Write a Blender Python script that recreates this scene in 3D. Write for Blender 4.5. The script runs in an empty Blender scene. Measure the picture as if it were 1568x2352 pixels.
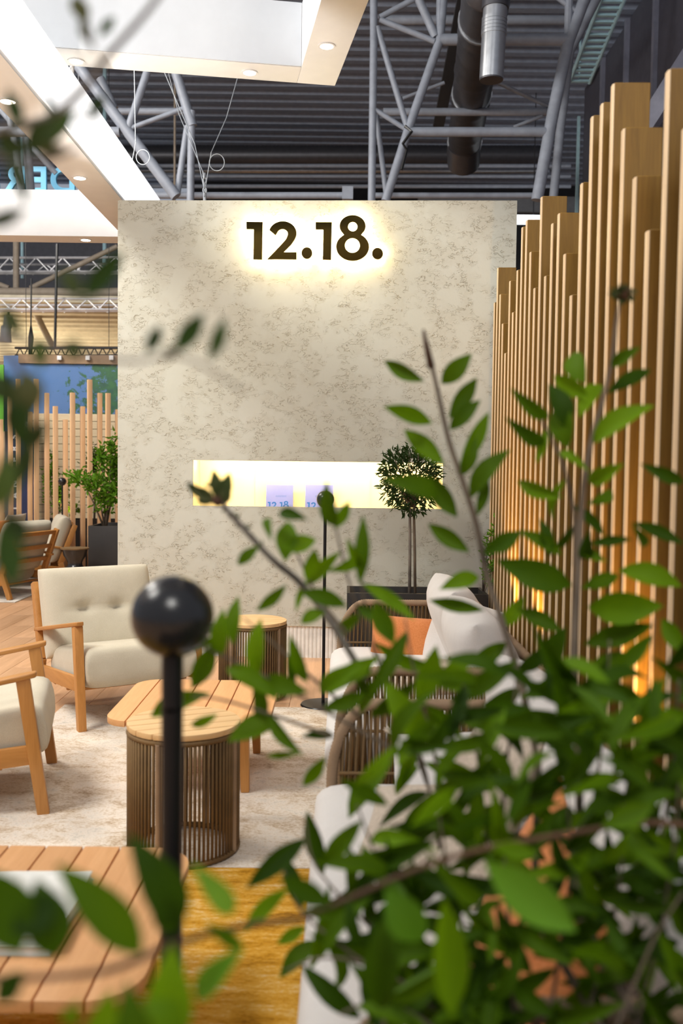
import bpy, bmesh, math, random
from mathutils import Vector, Matrix, Euler
random.seed(7)
R = math.radians
scn = bpy.context.scene
COL = scn.collection

# ---------------------------------------------------------------- camera
W, H, F = 1568.0, 2352.0, 2200.0
CAMZ, PITCH, ROLL = 1.385, R(2.89), R(0.7)
fwd = Vector((0, math.cos(PITCH), -math.sin(PITCH)))
rt0 = Vector((1, 0, 0)); up0 = rt0.cross(fwd)
upv = up0 * math.cos(ROLL) - rt0 * math.sin(ROLL)
rtv = rt0 * math.cos(ROLL) + up0 * math.sin(ROLL)
CP = Vector((0, 0, CAMZ))
cam = bpy.data.cameras.new('camera'); camo = bpy.data.objects.new('camera', cam); COL.objects.link(camo)
camo.matrix_world = Matrix(((rtv.x, upv.x, -fwd.x, 0), (rtv.y, upv.y, -fwd.y, 0), (rtv.z, upv.z, -fwd.z, CAMZ), (0, 0, 0, 1)))
cam.sensor_fit = 'VERTICAL'; cam.sensor_height = 36.0; cam.lens = F / H * 36.0
cam.clip_start = 0.05; cam.clip_end = 200
cam.dof.use_dof = True; cam.dof.focus_distance = 5.6; cam.dof.aperture_fstop = 2.7; cam.dof.aperture_blades = 0
scn.camera = camo

def ray(px, py):
    return fwd + rtv * ((px - W / 2) / F) - upv * ((py - H / 2) / F)
def at(px, py, Y):
    d = ray(px, py); return CP + d * (Y / d.y)
def atz(px, py, z):
    d = ray(px, py); return CP + d * ((z - CAMZ) / d.z)

# ---------------------------------------------------------------- world, lamps, exposure
world = bpy.data.worlds.new('world'); scn.world = world; world.use_nodes = True
bg = world.node_tree.nodes['Background']; bg.inputs[0].default_value = (0.80, 0.86, 1.0, 1); bg.inputs[1].default_value = 0.37
scn.view_settings.view_transform = 'Standard'; scn.view_settings.look = 'None'
scn.view_settings.exposure = 0.0; scn.view_settings.gamma = 1.0; scn.view_settings.use_curve_mapping = False
scn.cycles.use_denoising = True; scn.cycles.max_bounces = 8; scn.cycles.sample_clamp_indirect = 6.0

def area(name, loc, target, size, power, col=(1, 1, 1), sizey=None):
    l = bpy.data.lights.new(name, 'AREA'); l.energy = power; l.color = col; l.size = size
    if sizey: l.shape = 'RECTANGLE'; l.size_y = sizey
    o = bpy.data.objects.new(name, l); COL.objects.link(o); o.location = loc
    o.rotation_euler = (Vector(target) - Vector(loc)).to_track_quat('-Z', 'Y').to_euler(); return o
def spot(name, loc, target, power, col, ang=70, blend=0.6, size=0.03):
    l = bpy.data.lights.new(name, 'SPOT'); l.energy = power; l.color = col; l.spot_size = R(ang); l.spot_blend = blend; l.shadow_soft_size = size
    o = bpy.data.objects.new(name, l); COL.objects.link(o); o.location = loc
    o.rotation_euler = (Vector(target) - Vector(loc)).to_track_quat('-Z', 'Y').to_euler(); return o
WARM = (1.0, 0.86, 0.68)
area('hall_lamp', (-4.4, 1.6, 6.4), (0.2, 5.2, 1.2), 2.0, 430, (1, 0.97, 0.91))
area('hall_lamp', (0.4, -4.6, 7.4), (-0.6, 5.8, 0.8), 2.4, 290, (1, 0.97, 0.92))
area('hall_lamp', (-5.0, 5.6, 6.8), (0.5, 5.0, 0.8), 1.6, 190, (1, 0.97, 0.91))
area('hall_lamp', (-6.5, 8.6, 7.0), (-3.8, 12.0, 1.0), 2.0, 520, (1, 0.94, 0.86))
area('hall_lamp', (-9.0, 18.5, 1.4), (-8.5, 19.5, 4.0), 3.0, 520, (1, 0.9, 0.66))
spot('soffit_fill', (-2.6, 5.0, 0.10), (-0.75, 5.95, 3.9), 460, (1, 0.95, 0.89), 26, 0.5, 0.06)  # added fill spot without a fixture, brightens the upper frame soffit
spot('soffit_fill', (-1.75, 1.2, 0.08), (-1.77, 5.9, 4.0), 620, (1, 0.88, 0.74), 23, 0.5, 0.06)  # added fill spot without a fixture, for the lower frame soffit

# ---------------------------------------------------------------- materials
MATS = {}
def newmat(name):
    m = bpy.data.materials.new(name); m.use_nodes = True
    nt = m.node_tree; b = nt.nodes['Principled BSDF']; MATS[name] = m
    return m, nt, b
def N(nt, typ, **kw):
    n = nt.nodes.new(typ)
    for k, v in kw.items(): setattr(n, k, v)
    return n
def ramp(nt, fac, stops):
    r = N(nt, 'ShaderNodeValToRGB'); e = r.color_ramp.elements
    while len(e) < len(stops): e.new(0.5)
    for i, (p, c) in enumerate(stops): e[i].position = p; e[i].color = (*c, 1)
    nt.links.new(fac, r.inputs[0]); return r.outputs[0]
def coords(nt, scale=(1, 1, 1), kind='Object', rot=(0, 0, 0)):
    t = N(nt, 'ShaderNodeTexCoord'); mp = N(nt, 'ShaderNodeMapping')
    mp.inputs['Scale'].default_value = scale; mp.inputs['Rotation'].default_value = rot
    nt.links.new(t.outputs[kind], mp.inputs[0]); return mp.outputs[0]
def noise(nt, vec, scale, detail=3, rough=0.55, dist=0.0):
    n = N(nt, 'ShaderNodeTexNoise'); n.inputs['Scale'].default_value = scale; n.inputs['Detail'].default_value = detail
    n.inputs['Roughness'].default_value = rough; n.inputs['Distortion'].default_value = dist
    if vec is not None: nt.links.new(vec, n.inputs['Vector'])
    return n.outputs['Fac']
def bump(nt, b, h, strength=0.3, dist=0.01):
    bp = N(nt, 'ShaderNodeBump'); bp.inputs['Strength'].default_value = strength; bp.inputs['Distance'].default_value = dist
    nt.links.new(h, bp.inputs['Height']); nt.links.new(bp.outputs[0], b.inputs['Normal'])
def mixc(nt, fac, a, c):
    m = N(nt, 'ShaderNodeMix', data_type='RGBA')
    for sock, v in ((m.inputs[0], fac), (m.inputs[6], a), (m.inputs[7], c)):
        if isinstance(v, tuple): sock.default_value = (*v, 1)
        elif isinstance(v, (int, float)): sock.default_value = v
        else: nt.links.new(v, sock)
    return m.outputs[2]
def math_(nt, op, a, c=None):
    m = N(nt, 'ShaderNodeMath', operation=op)
    for i, v in enumerate((a, c)):
        if v is None: continue
        if isinstance(v, (int, float)): m.inputs[i].default_value = v
        else: nt.links.new(v, m.inputs[i])
    return m.outputs[0]

def plain(name, col, rough=0.5, metal=0.0, var=0.06, spec=None):
    m, nt, b = newmat(name)
    n = noise(nt, coords(nt), 9, 4)
    a = tuple(max(0, c * (1 - var * 2)) for c in col); c2 = tuple(min(1, c * (1 + var * 2)) for c in col)
    nt.links.new(ramp(nt, n, [(0.3, a), (0.7, c2)]), b.inputs['Base Color'])
    b.inputs['Roughness'].default_value = rough; b.inputs['Metallic'].default_value = metal
    if spec is not None: b.inputs['Specular IOR Level'].default_value = spec
    return m
def wood(name, c1, c2, axis='y', rough=0.45, per_object=0.12, scale=1.0):
    m, nt, b = newmat(name)
    s = {'x': (1.2, 16, 16), 'y': (16, 1.2, 16), 'z': (16, 16, 1.2)}[axis]
    oi = N(nt, 'ShaderNodeObjectInfo')
    v = coords(nt, tuple(k * scale for k in s))
    va = N(nt, 'ShaderNodeVectorMath', operation='ADD'); nt.links.new(v, va.inputs[0])
    mu = math_(nt, 'MULTIPLY', oi.outputs['Random'], 37.0); nt.links.new(mu, va.inputs[1])
    g = noise(nt, va.outputs[0], 2.2, 5, 0.6, 0.8)
    fine = noise(nt, va.outputs[0], 9.0, 3, 0.6)
    g2 = math_(nt, 'ADD', math_(nt, 'MULTIPLY', g, 0.7), math_(nt, 'MULTIPLY', fine, 0.3))
    col = ramp(nt, g2, [(0.32, c1), (0.68, c2)])
    hs = N(nt, 'ShaderNodeHueSaturation'); nt.links.new(col, hs.inputs['Color'])
    val = math_(nt, 'ADD', math_(nt, 'MULTIPLY', oi.outputs['Random'], 2 * per_object), 1 - per_object); nt.links.new(val, hs.inputs['Value'])
    nt.links.new(hs.outputs[0], b.inputs['Base Color']); b.inputs['Roughness'].default_value = rough
    bump(nt, b, fine, 0.12, 0.002); return m
def fabric(name, c1, c2, weave=900, patch=6, rough=0.95):
    m, nt, b = newmat(name)
    v = coords(nt)
    f = noise(nt, v, weave * 0.35, 2, 0.7); p = noise(nt, v, patch, 3)
    t = math_(nt, 'ADD', math_(nt, 'MULTIPLY', f, 0.6), math_(nt, 'MULTIPLY', p, 0.4))
    nt.links.new(ramp(nt, t, [(0.35, c1), (0.65, c2)]), b.inputs['Base Color'])
    b.inputs['Roughness'].default_value = rough; b.inputs['Sheen Weight'].default_value = 0.15; b.inputs['Specular IOR Level'].default_value = 0.15
    bump(nt, b, math_(nt, 'ADD', f, math_(nt, 'MULTIPLY', noise(nt, v, 14, 3), 3.0)), 0.25, 0.004); return m
def emit(name, col, strength):
    m, nt, b = newmat(name)
    b.inputs['Base Color'].default_value = (*col, 1); b.inputs['Emission Color'].default_value = (*col, 1); b.inputs['Emission Strength'].default_value = strength
    return m

OAK = (0.42, 0.235, 0.085)
wood('oak_slat', (0.185, 0.092, 0.008), (0.27, 0.145, 0.017), 'z', 0.55, 0.09)
wood('oak_lit_edge', (0.64, 0.46, 0.27), (0.74, 0.55, 0.34), 'z', 0.35, 0.05)
wood('teak_y', (0.64, 0.315, 0.125), (0.75, 0.40, 0.175), 'y', 0.45, 0.07)
wood('teak_x', (0.70, 0.44, 0.20), (0.80, 0.53, 0.26), 'x', 0.45, 0.06)
wood('chair_teak', (0.42, 0.18, 0.040), (0.56, 0.26, 0.070), 'y', 0.42, 0.06)
wood('chair_teak_z', (0.42, 0.18, 0.040), (0.56, 0.26, 0.070), 'z', 0.42, 0.06)
wood('post_pine', (0.74, 0.46, 0.24), (0.84, 0.56, 0.32), 'z', 0.5, 0.05)
wood('floor_oak', (0.50, 0.275, 0.14), (0.68, 0.41, 0.235), 'y', 0.38, 0.14, 0.5)
wood('cladding', (0.62, 0.50, 0.32), (0.72, 0.60, 0.40), 'x', 0.6, 0.1)
fabric('cream_fabric', (0.53, 0.475, 0.36), (0.63, 0.575, 0.455))
fabric('white_fabric', (0.62, 0.585, 0.55), (0.70, 0.665, 0.63))
fabric('orange_fabric', (0.54, 0.175, 0.05), (0.66, 0.245, 0.085), 400)
fabric('linen', (0.44, 0.36, 0.28), (0.60, 0.51, 0.41), 300)
plain('rope', (0.155, 0.088, 0.030), 0.8, var=0.12)
plain('rope_pale', (0.30, 0.20, 0.12), 0.8, var=0.10)
plain('black_metal', (0.012, 0.012, 0.013), 0.32, 0.3)
plain('black_gloss', (0.018, 0.017, 0.017), 0.24, 0.0, spec=0.6)
plain('black_box', (0.022, 0.019, 0.017), 0.45)
plain('soil', (0.03, 0.02, 0.012), 0.95, var=0.3)
plain('steel_paint', (0.27, 0.30, 0.36), 0.5)
plain('steel_paint_dark', (0.11, 0.11, 0.115), 0.5)
plain('warm_steel', (0.36, 0.30, 0.235), 0.6)
plain('deck_grey', (0.225, 0.265, 0.345), 0.45)
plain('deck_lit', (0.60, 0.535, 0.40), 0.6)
plain('dark_hall', (0.022, 0.023, 0.027), 0.8)
plain('panel_grey', (0.062, 0.062, 0.085), 0.6)
plain('panel_mid', (0.15, 0.15, 0.17), 0.6)
plain('column_blue', (0.17, 0.18, 0.24), 0.5)
plain('cyan_paint', (0.40, 0.62, 0.70), 0.4)
plain('galvanised', (0.50, 0.52, 0.55), 0.3, 0.85)
plain('aluminium', (0.74, 0.74, 0.77), 0.4, 0.35)
plain('duct_dark', (0.075, 0.075, 0.085), 0.4, 0.5)
plain('white_lacquer', (0.80, 0.81, 0.82), 0.55, var=0.01)
plain('frame_shaded', (0.50, 0.525, 0.56), 0.8, var=0.01)
plain('paper', (0.78, 0.77, 0.72), 0.6)
plain('book_cover', (0.62, 0.60, 0.52), 0.5)
plain('brochure', (0.15, 0.17, 0.46), 0.5, var=0.02)
plain('print_blue', (0.0, 0.06, 0.28), 0.5)
plain('sky_letters', (0.16, 0.56, 0.88), 0.5, var=0.02)
plain('white_print', (0.8, 0.8, 0.82), 0.5)
plain('navy', (0.012, 0.02, 0.075), 0.6)
plain('banner_blue', (0.02, 0.13, 0.36), 0.5)
plain('bark', (0.17, 0.125, 0.085), 0.85, var=0.2)
plain('bark_red', (0.13, 0.062, 0.032), 0.8, var=0.2)
plain('bark_grey', (0.20, 0.17, 0.14), 0.85, var=0.2)
plain('bud', (0.09, 0.04, 0.02), 0.8, var=0.2)
plain('flute_white', (0.86, 0.85, 0.80), 0.6)
plain('wire_steel', (0.62, 0.66, 0.70), 0.3, 0.6)
plain('niche_cream', (0.82, 0.72, 0.46), 0.7, var=0.01)
plain('rug_cream', (0.60, 0.55, 0.48), 0.95, var=0.12)
plain('green_print', (0.12, 0.42, 0.03), 0.6)
emit('downlight', (1.0, 0.90, 0.74), 14.0)
emit('sign_glow', (1.0, 0.80, 0.42), 48.0)
emit('niche_led', (1.0, 0.84, 0.52), 110.0)
emit('strip_white', (0.9, 0.95, 1.0), 2.2)
emit('side_glow', (0.95, 0.97, 1.0), 0.95)
emit('uplight_glow', (1.0, 0.72, 0.35), 4.0)

def m_bronze():
    m, nt, b = newmat('bronze_mirror')
    b.inputs['Base Color'].default_value = (0.085, 0.056, 0.014, 1); b.inputs['Metallic'].default_value = 1.0; b.inputs['Roughness'].default_value = 0.07
    bump(nt, b, noise(nt, coords(nt), 3, 2), 0.05, 0.01)
m_bronze()
def m_stucco():
    m, nt, b = newmat('stucco')
    v = coords(nt)
    patch = noise(nt, v, 6.5, 2, 0.5)
    pm = ramp(nt, patch, [(0.41, (0, 0, 0)), (0.56, (1, 1, 1))])
    sw = coords(nt, (1.0, 1.0, 1.7), rot=(0, R(38), 0))
    fl = noise(nt, sw, 24, 2, 0.45, 1.3)
    ridge = math_(nt, 'ABSOLUTE', math_(nt, 'SUBTRACT', fl, 0.5))
    rm = ramp(nt, ridge, [(0.0, (1, 1, 1)), (0.030, (0, 0, 0))])
    brk = ramp(nt, noise(nt, sw, 15, 1, 0.4), [(0.46, (0, 0, 0)), (0.54, (1, 1, 1))])
    mask = math_(nt, 'MULTIPLY', math_(nt, 'MULTIPLY', pm, rm), brk)
    base = ramp(nt, noise(nt, v, 1.3, 3), [(0.3, (0.615, 0.615, 0.52)), (0.7, (0.665, 0.665, 0.58))])
    soft = math_(nt, 'MULTIPLY', pm, noise(nt, v, 60, 3))
    col = mixc(nt, math_(nt, 'ADD', math_(nt, 'MULTIPLY', mask, 0.45), math_(nt, 'MULTIPLY', soft, 0.24)), base, (0.36, 0.28, 0.15))
    nt.links.new(col, b.inputs['Base Color']); b.inputs['Roughness'].default_value = 0.85; b.inputs['Specular IOR Level'].default_value = 0.2
    h = math_(nt, 'ADD', math_(nt, 'MULTIPLY', mask, -1.0), math_(nt, 'MULTIPLY', noise(nt, v, 50, 4), 0.2))
    bump(nt, b, h, 0.65, 0.007)
m_stucco()
def m_rug(name, stops, sx, sy, sc):
    m, nt, b = newmat(name)
    v = coords(nt, (sx, sy, 1))
    a = noise(nt, v, sc, 6, 0.72, 0.6); f = noise(nt, v, sc * 14, 3, 0.7)
    pl = noise(nt, coords(nt), 2.2, 3, 0.5)
    t = math_(nt, 'ADD', math_(nt, 'ADD', math_(nt, 'MULTIPLY', a, 0.50), math_(nt, 'MULTIPLY', f, 0.34)), math_(nt, 'MULTIPLY', pl, 0.16))
    nt.links.new(ramp(nt, t, stops), b.inputs['Base Color']); b.inputs['Roughness'].default_value = 0.95; b.inputs['Specular IOR Level'].default_value = 0.1
    bump(nt, b, f, 0.4, 0.006)
m_rug('rug_rose', [(0.37, (0.36, 0.25, 0.16)), (0.45, (0.56, 0.45, 0.335)), (0.53, (0.74, 0.66, 0.57)), (0.61, (0.53, 0.48, 0.41))], 1.0, 1.6, 6.0)
m_rug('rug_gold', [(0.38, (0.26, 0.11, 0.008)), (0.47, (0.56, 0.27, 0.020)), (0.54, (0.66, 0.38, 0.07)), (0.62, (0.74, 0.60, 0.40))], 0.9, 4.5, 6.0)

def m_leaf(name, dark, mid, light, trans=0.35):
    m, nt, b = newmat(name)
    oi = N(nt, 'ShaderNodeObjectInfo')
    n = noise(nt, coords(nt, kind='Object'), 3.0, 2)
    t = math_(nt, 'ADD', math_(nt, 'MULTIPLY', oi.outputs['Random'], 0.8), math_(nt, 'MULTIPLY', n, 0.2))
    c = ramp(nt, t, [(0.05, dark), (0.5, mid), (0.95, light)])
    geo = N(nt, 'ShaderNodeNewGeometry')
    c2 = mixc(nt, geo.outputs['Backfacing'], c, mixc(nt, 0.35, c, (0.10, 0.21, 0.10)))
    nt.links.new(c2, b.inputs['Base Color']); b.inputs['Roughness'].default_value = 0.6; b.inputs['Specular IOR Level'].default_value = 0.18
    tr = N(nt, 'ShaderNodeBsdfTranslucent'); nt.links.new(c, tr.inputs[0])
    ms = N(nt, 'ShaderNodeMixShader'); ms.inputs[0].default_value = trans
    nt.links.new(b.outputs[0], ms.inputs[1]); nt.links.new(tr.outputs[0], ms.inputs[2])
    nt.links.new(ms.outputs[0], nt.nodes['Material Output'].inputs[0])
m_leaf('leaf_green', (0.060, 0.125, 0.001), (0.130, 0.26, 0.001), (0.20, 0.37, 0.004))
m_leaf('leaf_deep', (0.022, 0.056, 0.001), (0.055, 0.125, 0.001), (0.105, 0.21, 0.002))
m_leaf('leaf_olive', (0.030, 0.050, 0.012), (0.055, 0.085, 0.022), (0.12, 0.12, 0.045), 0.2)
m_leaf('leaf_olive_dark', (0.022, 0.045, 0.008), (0.040, 0.085, 0.015), (0.09, 0.14, 0.03), 0.2)
m_leaf('leaf_bright', (0.08, 0.20, 0.008), (0.15, 0.34, 0.02), (0.25, 0.46, 0.05))

def m_poster():
    m, nt, b = newmat('landscape_print')
    t = N(nt, 'ShaderNodeTexCoord'); sp = N(nt, 'ShaderNodeSeparateXYZ'); nt.links.new(t.outputs['Generated'], sp.inputs[0])
    v = coords(nt)
    sky = mixc(nt, noise(nt, v, 1.1, 4), (0.010, 0.13, 0.40), (0.16, 0.25, 0.45))
    tree = noise(nt, v, 7.0, 8, 0.75, 0.6)
    # tree crown sits right of centre; far hedge along the lower edge
    dx = math_(nt, 'ABSOLUTE', math_(nt, 'SUBTRACT', sp.outputs['X'], 0.84))
    near = math_(nt, 'SUBTRACT', 0.585, math_(nt, 'MULTIPLY', dx, 0.45))
    low = math_(nt, 'SUBTRACT', 0.36, math_(nt, 'MULTIPLY', sp.outputs['Z'], 2.6))
    th = math_(nt, 'MAXIMUM', near, low)
    msk = math_(nt, 'GREATER_THAN', th, tree)
    leafc = mixc(nt, noise(nt, v, 9, 3), (0.003, 0.025, 0.07), (0.05, 0.20, 0.03))
    nt.links.new(mixc(nt, msk, sky, leafc), b.inputs['Base Color']); b.inputs['Roughness'].default_value = 0.5
m_poster()
M = MATS

# ---------------------------------------------------------------- object helpers
def link(name, mesh, parent=None, mat=None, mw=None):
    o = bpy.data.objects.new(name, mesh); COL.objects.link(o)
    if parent is not None: o.parent = parent
    if mat is not None and mesh is not None and not mesh.materials: mesh.materials.append(M[mat])
    if mw is not None: o.matrix_local = mw
    return o
def empty(name, label, cat, loc=(0, 0, 0), rz=0.0, group=None):
    o = bpy.data.objects.new(name, None); COL.objects.link(o); o.location = loc; o.rotation_euler = (0, 0, rz); o.empty_display_size = 0.1
    o['label'] = label; o['category'] = cat
    if group: o['group'] = group
    return o
def tag(o, label, cat, group=None, kind=None):
    o['label'] = label; o['category'] = cat
    if group: o['group'] = group
    if kind: o['kind'] = kind
    return o

class MB:
    def __init__(s): s.v = []; s.f = []
    def add(s, vs, fs):
        n = len(s.v); s.v += [tuple(v) for v in vs]; s.f += [tuple(i + n for i in f) for f in fs]; return s
    def box(s, c, d, rot=None):
        hx, hy, hz = d[0] / 2, d[1] / 2, d[2] / 2
        vs = [Vector((x, y, z)) for x in (-hx, hx) for y in (-hy, hy) for z in (-hz, hz)]
        if rot is not None:
            q = rot if isinstance(rot, Matrix) else Euler(rot).to_matrix()
            vs = [q @ v for v in vs]
        c = Vector(c)
        return s.add([v + c for v in vs], [(0, 1, 3, 2), (4, 6, 7, 5), (0, 4, 5, 1), (2, 3, 7, 6), (0, 2, 6, 4), (1, 5, 7, 3)])
    def bar(s, a, b, w, t, side=None, taper=1.0):
        """square bar from a to b, w along SIDE, t across"""
        a = Vector(a); b = Vector(b); d = (b - a).normalized()
        sd = Vector(side) if side is not None else (Vector((0, 0, 1)) if abs(d.z) < 0.9 else Vector((1, 0, 0)))
        sd = (sd - d * sd.dot(d)).normalized(); u = d.cross(sd)
        vs = []
        for p, k in ((a, 1.0), (b, taper)):
            for i, j in ((-1, -1), (1, -1), (1, 1), (-1, 1)): vs.append(p + sd * (i * w * k / 2) + u * (j * t * k / 2))
        return s.add(vs, [(3, 2, 1, 0), (4, 5, 6, 7), (0, 1, 5, 4), (1, 2, 6, 5), (2, 3, 7, 6), (3, 0, 4, 7)])
    def tube(s, pts, r, n=8, cap=True, closed=False):
        pts = [Vector(p) for p in pts]; m = len(pts)
        rs = r if isinstance(r, (list, tuple)) else [r] * m
        vs = []; fs = []; prev = None
        for i, p in enumerate(pts):
            if closed: d = pts[(i + 1) % m] - pts[i - 1]
            else: d = pts[min(i + 1, m - 1)] - pts[max(i - 1, 0)]
            d.normalize()
            if prev is None:
                a = Vector((0, 0, 1)) if abs(d.z) < 0.9 else Vector((1, 0, 0)); u = (a - d * a.dot(d)).normalized()
            else:
                u = (prev - d * prev.dot(d)).normalized()
            prev = u; w = d.cross(u)
            for k in range(n):
                t = 2 * math.pi * k / n; vs.append(p + (u * math.cos(t) + w * math.sin(t)) * rs[i])
        for i in range(m if closed else m - 1):
            j = (i + 1) % m
            for k in range(n):
                l = (k + 1) % n; fs.append((i * n + k, i * n + l, j * n + l, j * n + k))
        if cap and not closed: fs += [tuple(range(n))[::-1], tuple((m - 1) * n + k for k in range(n))]
        return s.add(vs, fs)
    def lathe(s, prof, n=32, c=(0, 0, 0)):
        vs = []; fs = []
        for r, z in prof:
            for k in range(n):
                t = 2 * math.pi * k / n; vs.append((c[0] + r * math.cos(t), c[1] + r * math.sin(t), c[2] + z))
        for i in range(len(prof) - 1):
            for k in range(n):
                l = (k + 1) % n; fs.append((i * n + k, i * n + l, (i + 1) * n + l, (i + 1) * n + k))
        fs += [tuple(range(n))[::-1], tuple((len(prof) - 1) * n + k for k in range(n))]
        return s.add(vs, fs)
    def prism(s, poly, z0, z1):
        n = len(poly)
        vs = [(x, y, z0) for x, y in poly] + [(x, y, z1) for x, y in poly]
        return s.add(vs, [tuple(range(n))[::-1], tuple(range(n, 2 * n))] + [(i, (i + 1) % n, n + (i + 1) % n, n + i) for i in range(n)])
    def sphere(s, c, r, n=24, m=14):
        prof = [(max(1e-4, r * math.sin(math.pi * i / m)), -r * math.cos(math.pi * i / m)) for i in range(m + 1)]
        return s.lathe(prof, n, c)
    def mesh(s, name, mat=None, smooth=False, bevel=0.0, seg=2):
        me = bpy.data.meshes.new(name); me.from_pydata(s.v, [], s.f); me.update()
        if bevel > 0:
            bm = bmesh.new(); bm.from_mesh(me); bm.normal_update()
            es = [e for e in bm.edges if len(e.link_faces) == 2 and e.calc_face_angle(0) > R(40)]
            bmesh.ops.bevel(bm, geom=es, offset=bevel, segments=seg, affect='EDGES', profile=0.6, clamp_overlap=True)
            bm.to_mesh(me); bm.free()
        if smooth or bevel > 0:
            for p in me.polygons: p.use_smooth = True
            if bevel > 0 or smooth == 'auto': me.set_sharp_from_angle(angle=R(38))
        if mat: me.materials.append(M[mat])
        return me
    def put(s, name, mat, parent=None, smooth=False, bevel=0.0, seg=2):
        return link(name, s.mesh(name, mat, smooth, bevel, seg), parent)

def clip(poly, ax, lo, hi):
    def half(p, val, keep_gt):
        out = []
        for i in range(len(p)):
            a, b = p[i], p[(i + 1) % len(p)]
            ia = (a[ax] >= val) == keep_gt or a[ax] == val; ib = (b[ax] >= val) == keep_gt or b[ax] == val
            if ia: out.append(a)
            if ia != ib:
                t = (val - a[ax]) / (b[ax] - a[ax]); out.append((a[0] + (b[0] - a[0]) * t, a[1] + (b[1] - a[1]) * t))
        return out
    return half(half(poly, lo, True), hi, False)
def rrect(x0, x1, y0, y1, r, n=6, bow=0.0):
    pts = []
    for cx, cy, a0 in ((x1 - r, y1 - r, 0), (x0 + r, y1 - r, 90), (x0 + r, y0 + r, 180), (x1 - r, y0 + r, 270)):
        for k in range(n + 1):
            a = R(a0 + 90 * k / n); pts.append((cx + r * math.cos(a), cy + r * math.sin(a)))
    return pts
def cushion(w, d, h, p=4.0, q=2.0, n=16, dents=(), seam=0.0, sag=0.0, pinch=0.0, groove=0.0):
    """pillow: two shells meeting at a seam; p = how square the faces stay, q = how full the edges are"""
    mb = MB(); N1 = n + 1; vs = []; fs = []
    for sgn in (1, -1):
        for i in range(N1):
            for j in range(N1):
                u = math.sin((i / n * 2 - 1) * math.pi / 2); v = math.sin((j / n * 2 - 1) * math.pi / 2)
                t = (max(0.0, 1 - abs(u) ** p) * max(0.0, 1 - abs(v) ** p)) ** (1 / q)
                k = 1 - pinch * (abs(u) ** 2 * (1 - abs(v) ** 2)); k2 = 1 - pinch * (abs(v) ** 2 * (1 - abs(u) ** 2))
                z = sgn * (h / 2 * t + seam / 2)
                for (du, dv, dep, rad) in dents:
                    if sgn > 0: z -= dep * math.exp(-((u - du) ** 2 + (v - dv) ** 2) / rad ** 2)
                if groove and sgn > 0 and abs(u) < 0.75: z -= groove * math.exp(-((v - 0.02) / 0.07) ** 2) * min(1, (0.75 - abs(u)) / 0.2)
                x = u * w / 2 * k; y = v * d / 2 * k2
                z -= sag * (1 - u * u) * (1 - v * v)
                vs.append((x, y, z))
    for s in range(2):
        o = s * N1 * N1
        for i in range(n):
            for j in range(n):
                f = (o + i * N1 + j, o + (i + 1) * N1 + j, o + (i + 1) * N1 + j + 1, o + i * N1 + j + 1)
                fs.append(f if s == 0 else f[::-1])
    rim = [(i, 0) for i in range(n)] + [(n, j) for j in range(n)] + [(i, n) for i in range(n, 0, -1)] + [(0, j) for j in range(n, 0, -1)]
    for a in range(len(rim)):
        b = (a + 1) % len(rim); ia = rim[a][0] * N1 + rim[a][1]; ib = rim[b][0] * N1 + rim[b][1]
        fs.append((ia, ia + N1 * N1, ib + N1 * N1, ib))
    return mb.add(vs, fs)

# wall frame: its axes turn 2.4 degrees away from the viewing axis
WA = R(-2.4)
ex = Vector((math.cos(WA), math.sin(WA), 0)); ey = Vector((-math.sin(WA), math.cos(WA), 0))
WP0 = atz(720, 1512, 0.0)
def onwall(px, py, off=0.0):
    d = ray(px, py); t = (WP0 + ey * off - CP).dot(ey) / d.dot(ey); p = CP + d * t
    return (p - WP0).dot(ex), p.z      # u, z
WM = Matrix(((ex.x, ey.x, 0, WP0.x), (ex.y, ey.y, 0, WP0.y), (0, 0, 1, 0), (0, 0, 0, 1)))   # local: x along wall, y into wall, z up

# ================================================================ setting
def floor_():
    b = MB().box((0, 12, -0.06), (26, 36, 0.08))
    fl = b.put('floor', 'floor_oak'); fl['kind'] = 'structure'; fl['label'] = 'warm oak plank floor of the stand'; fl['category'] = 'floor'
    k = 0
    meshes = []
    for i in range(4):
        meshes.append(MB().box((0, 0, -0.01), (0.1888, 1.998, 0.02)).mesh('plank', 'floor_oak', bevel=0.0015, seg=1))
    for cx in range(-21, 9):
        for r_ in range(-1, 5):
            x = cx * 0.19; y = 3.4 + r_ * 2.0 + (cx * 0.73 % 1) * 2.0
            o = link('plank', meshes[(cx + r_) % 4], fl); o.location = (x, y, 0)
floor_()

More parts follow.
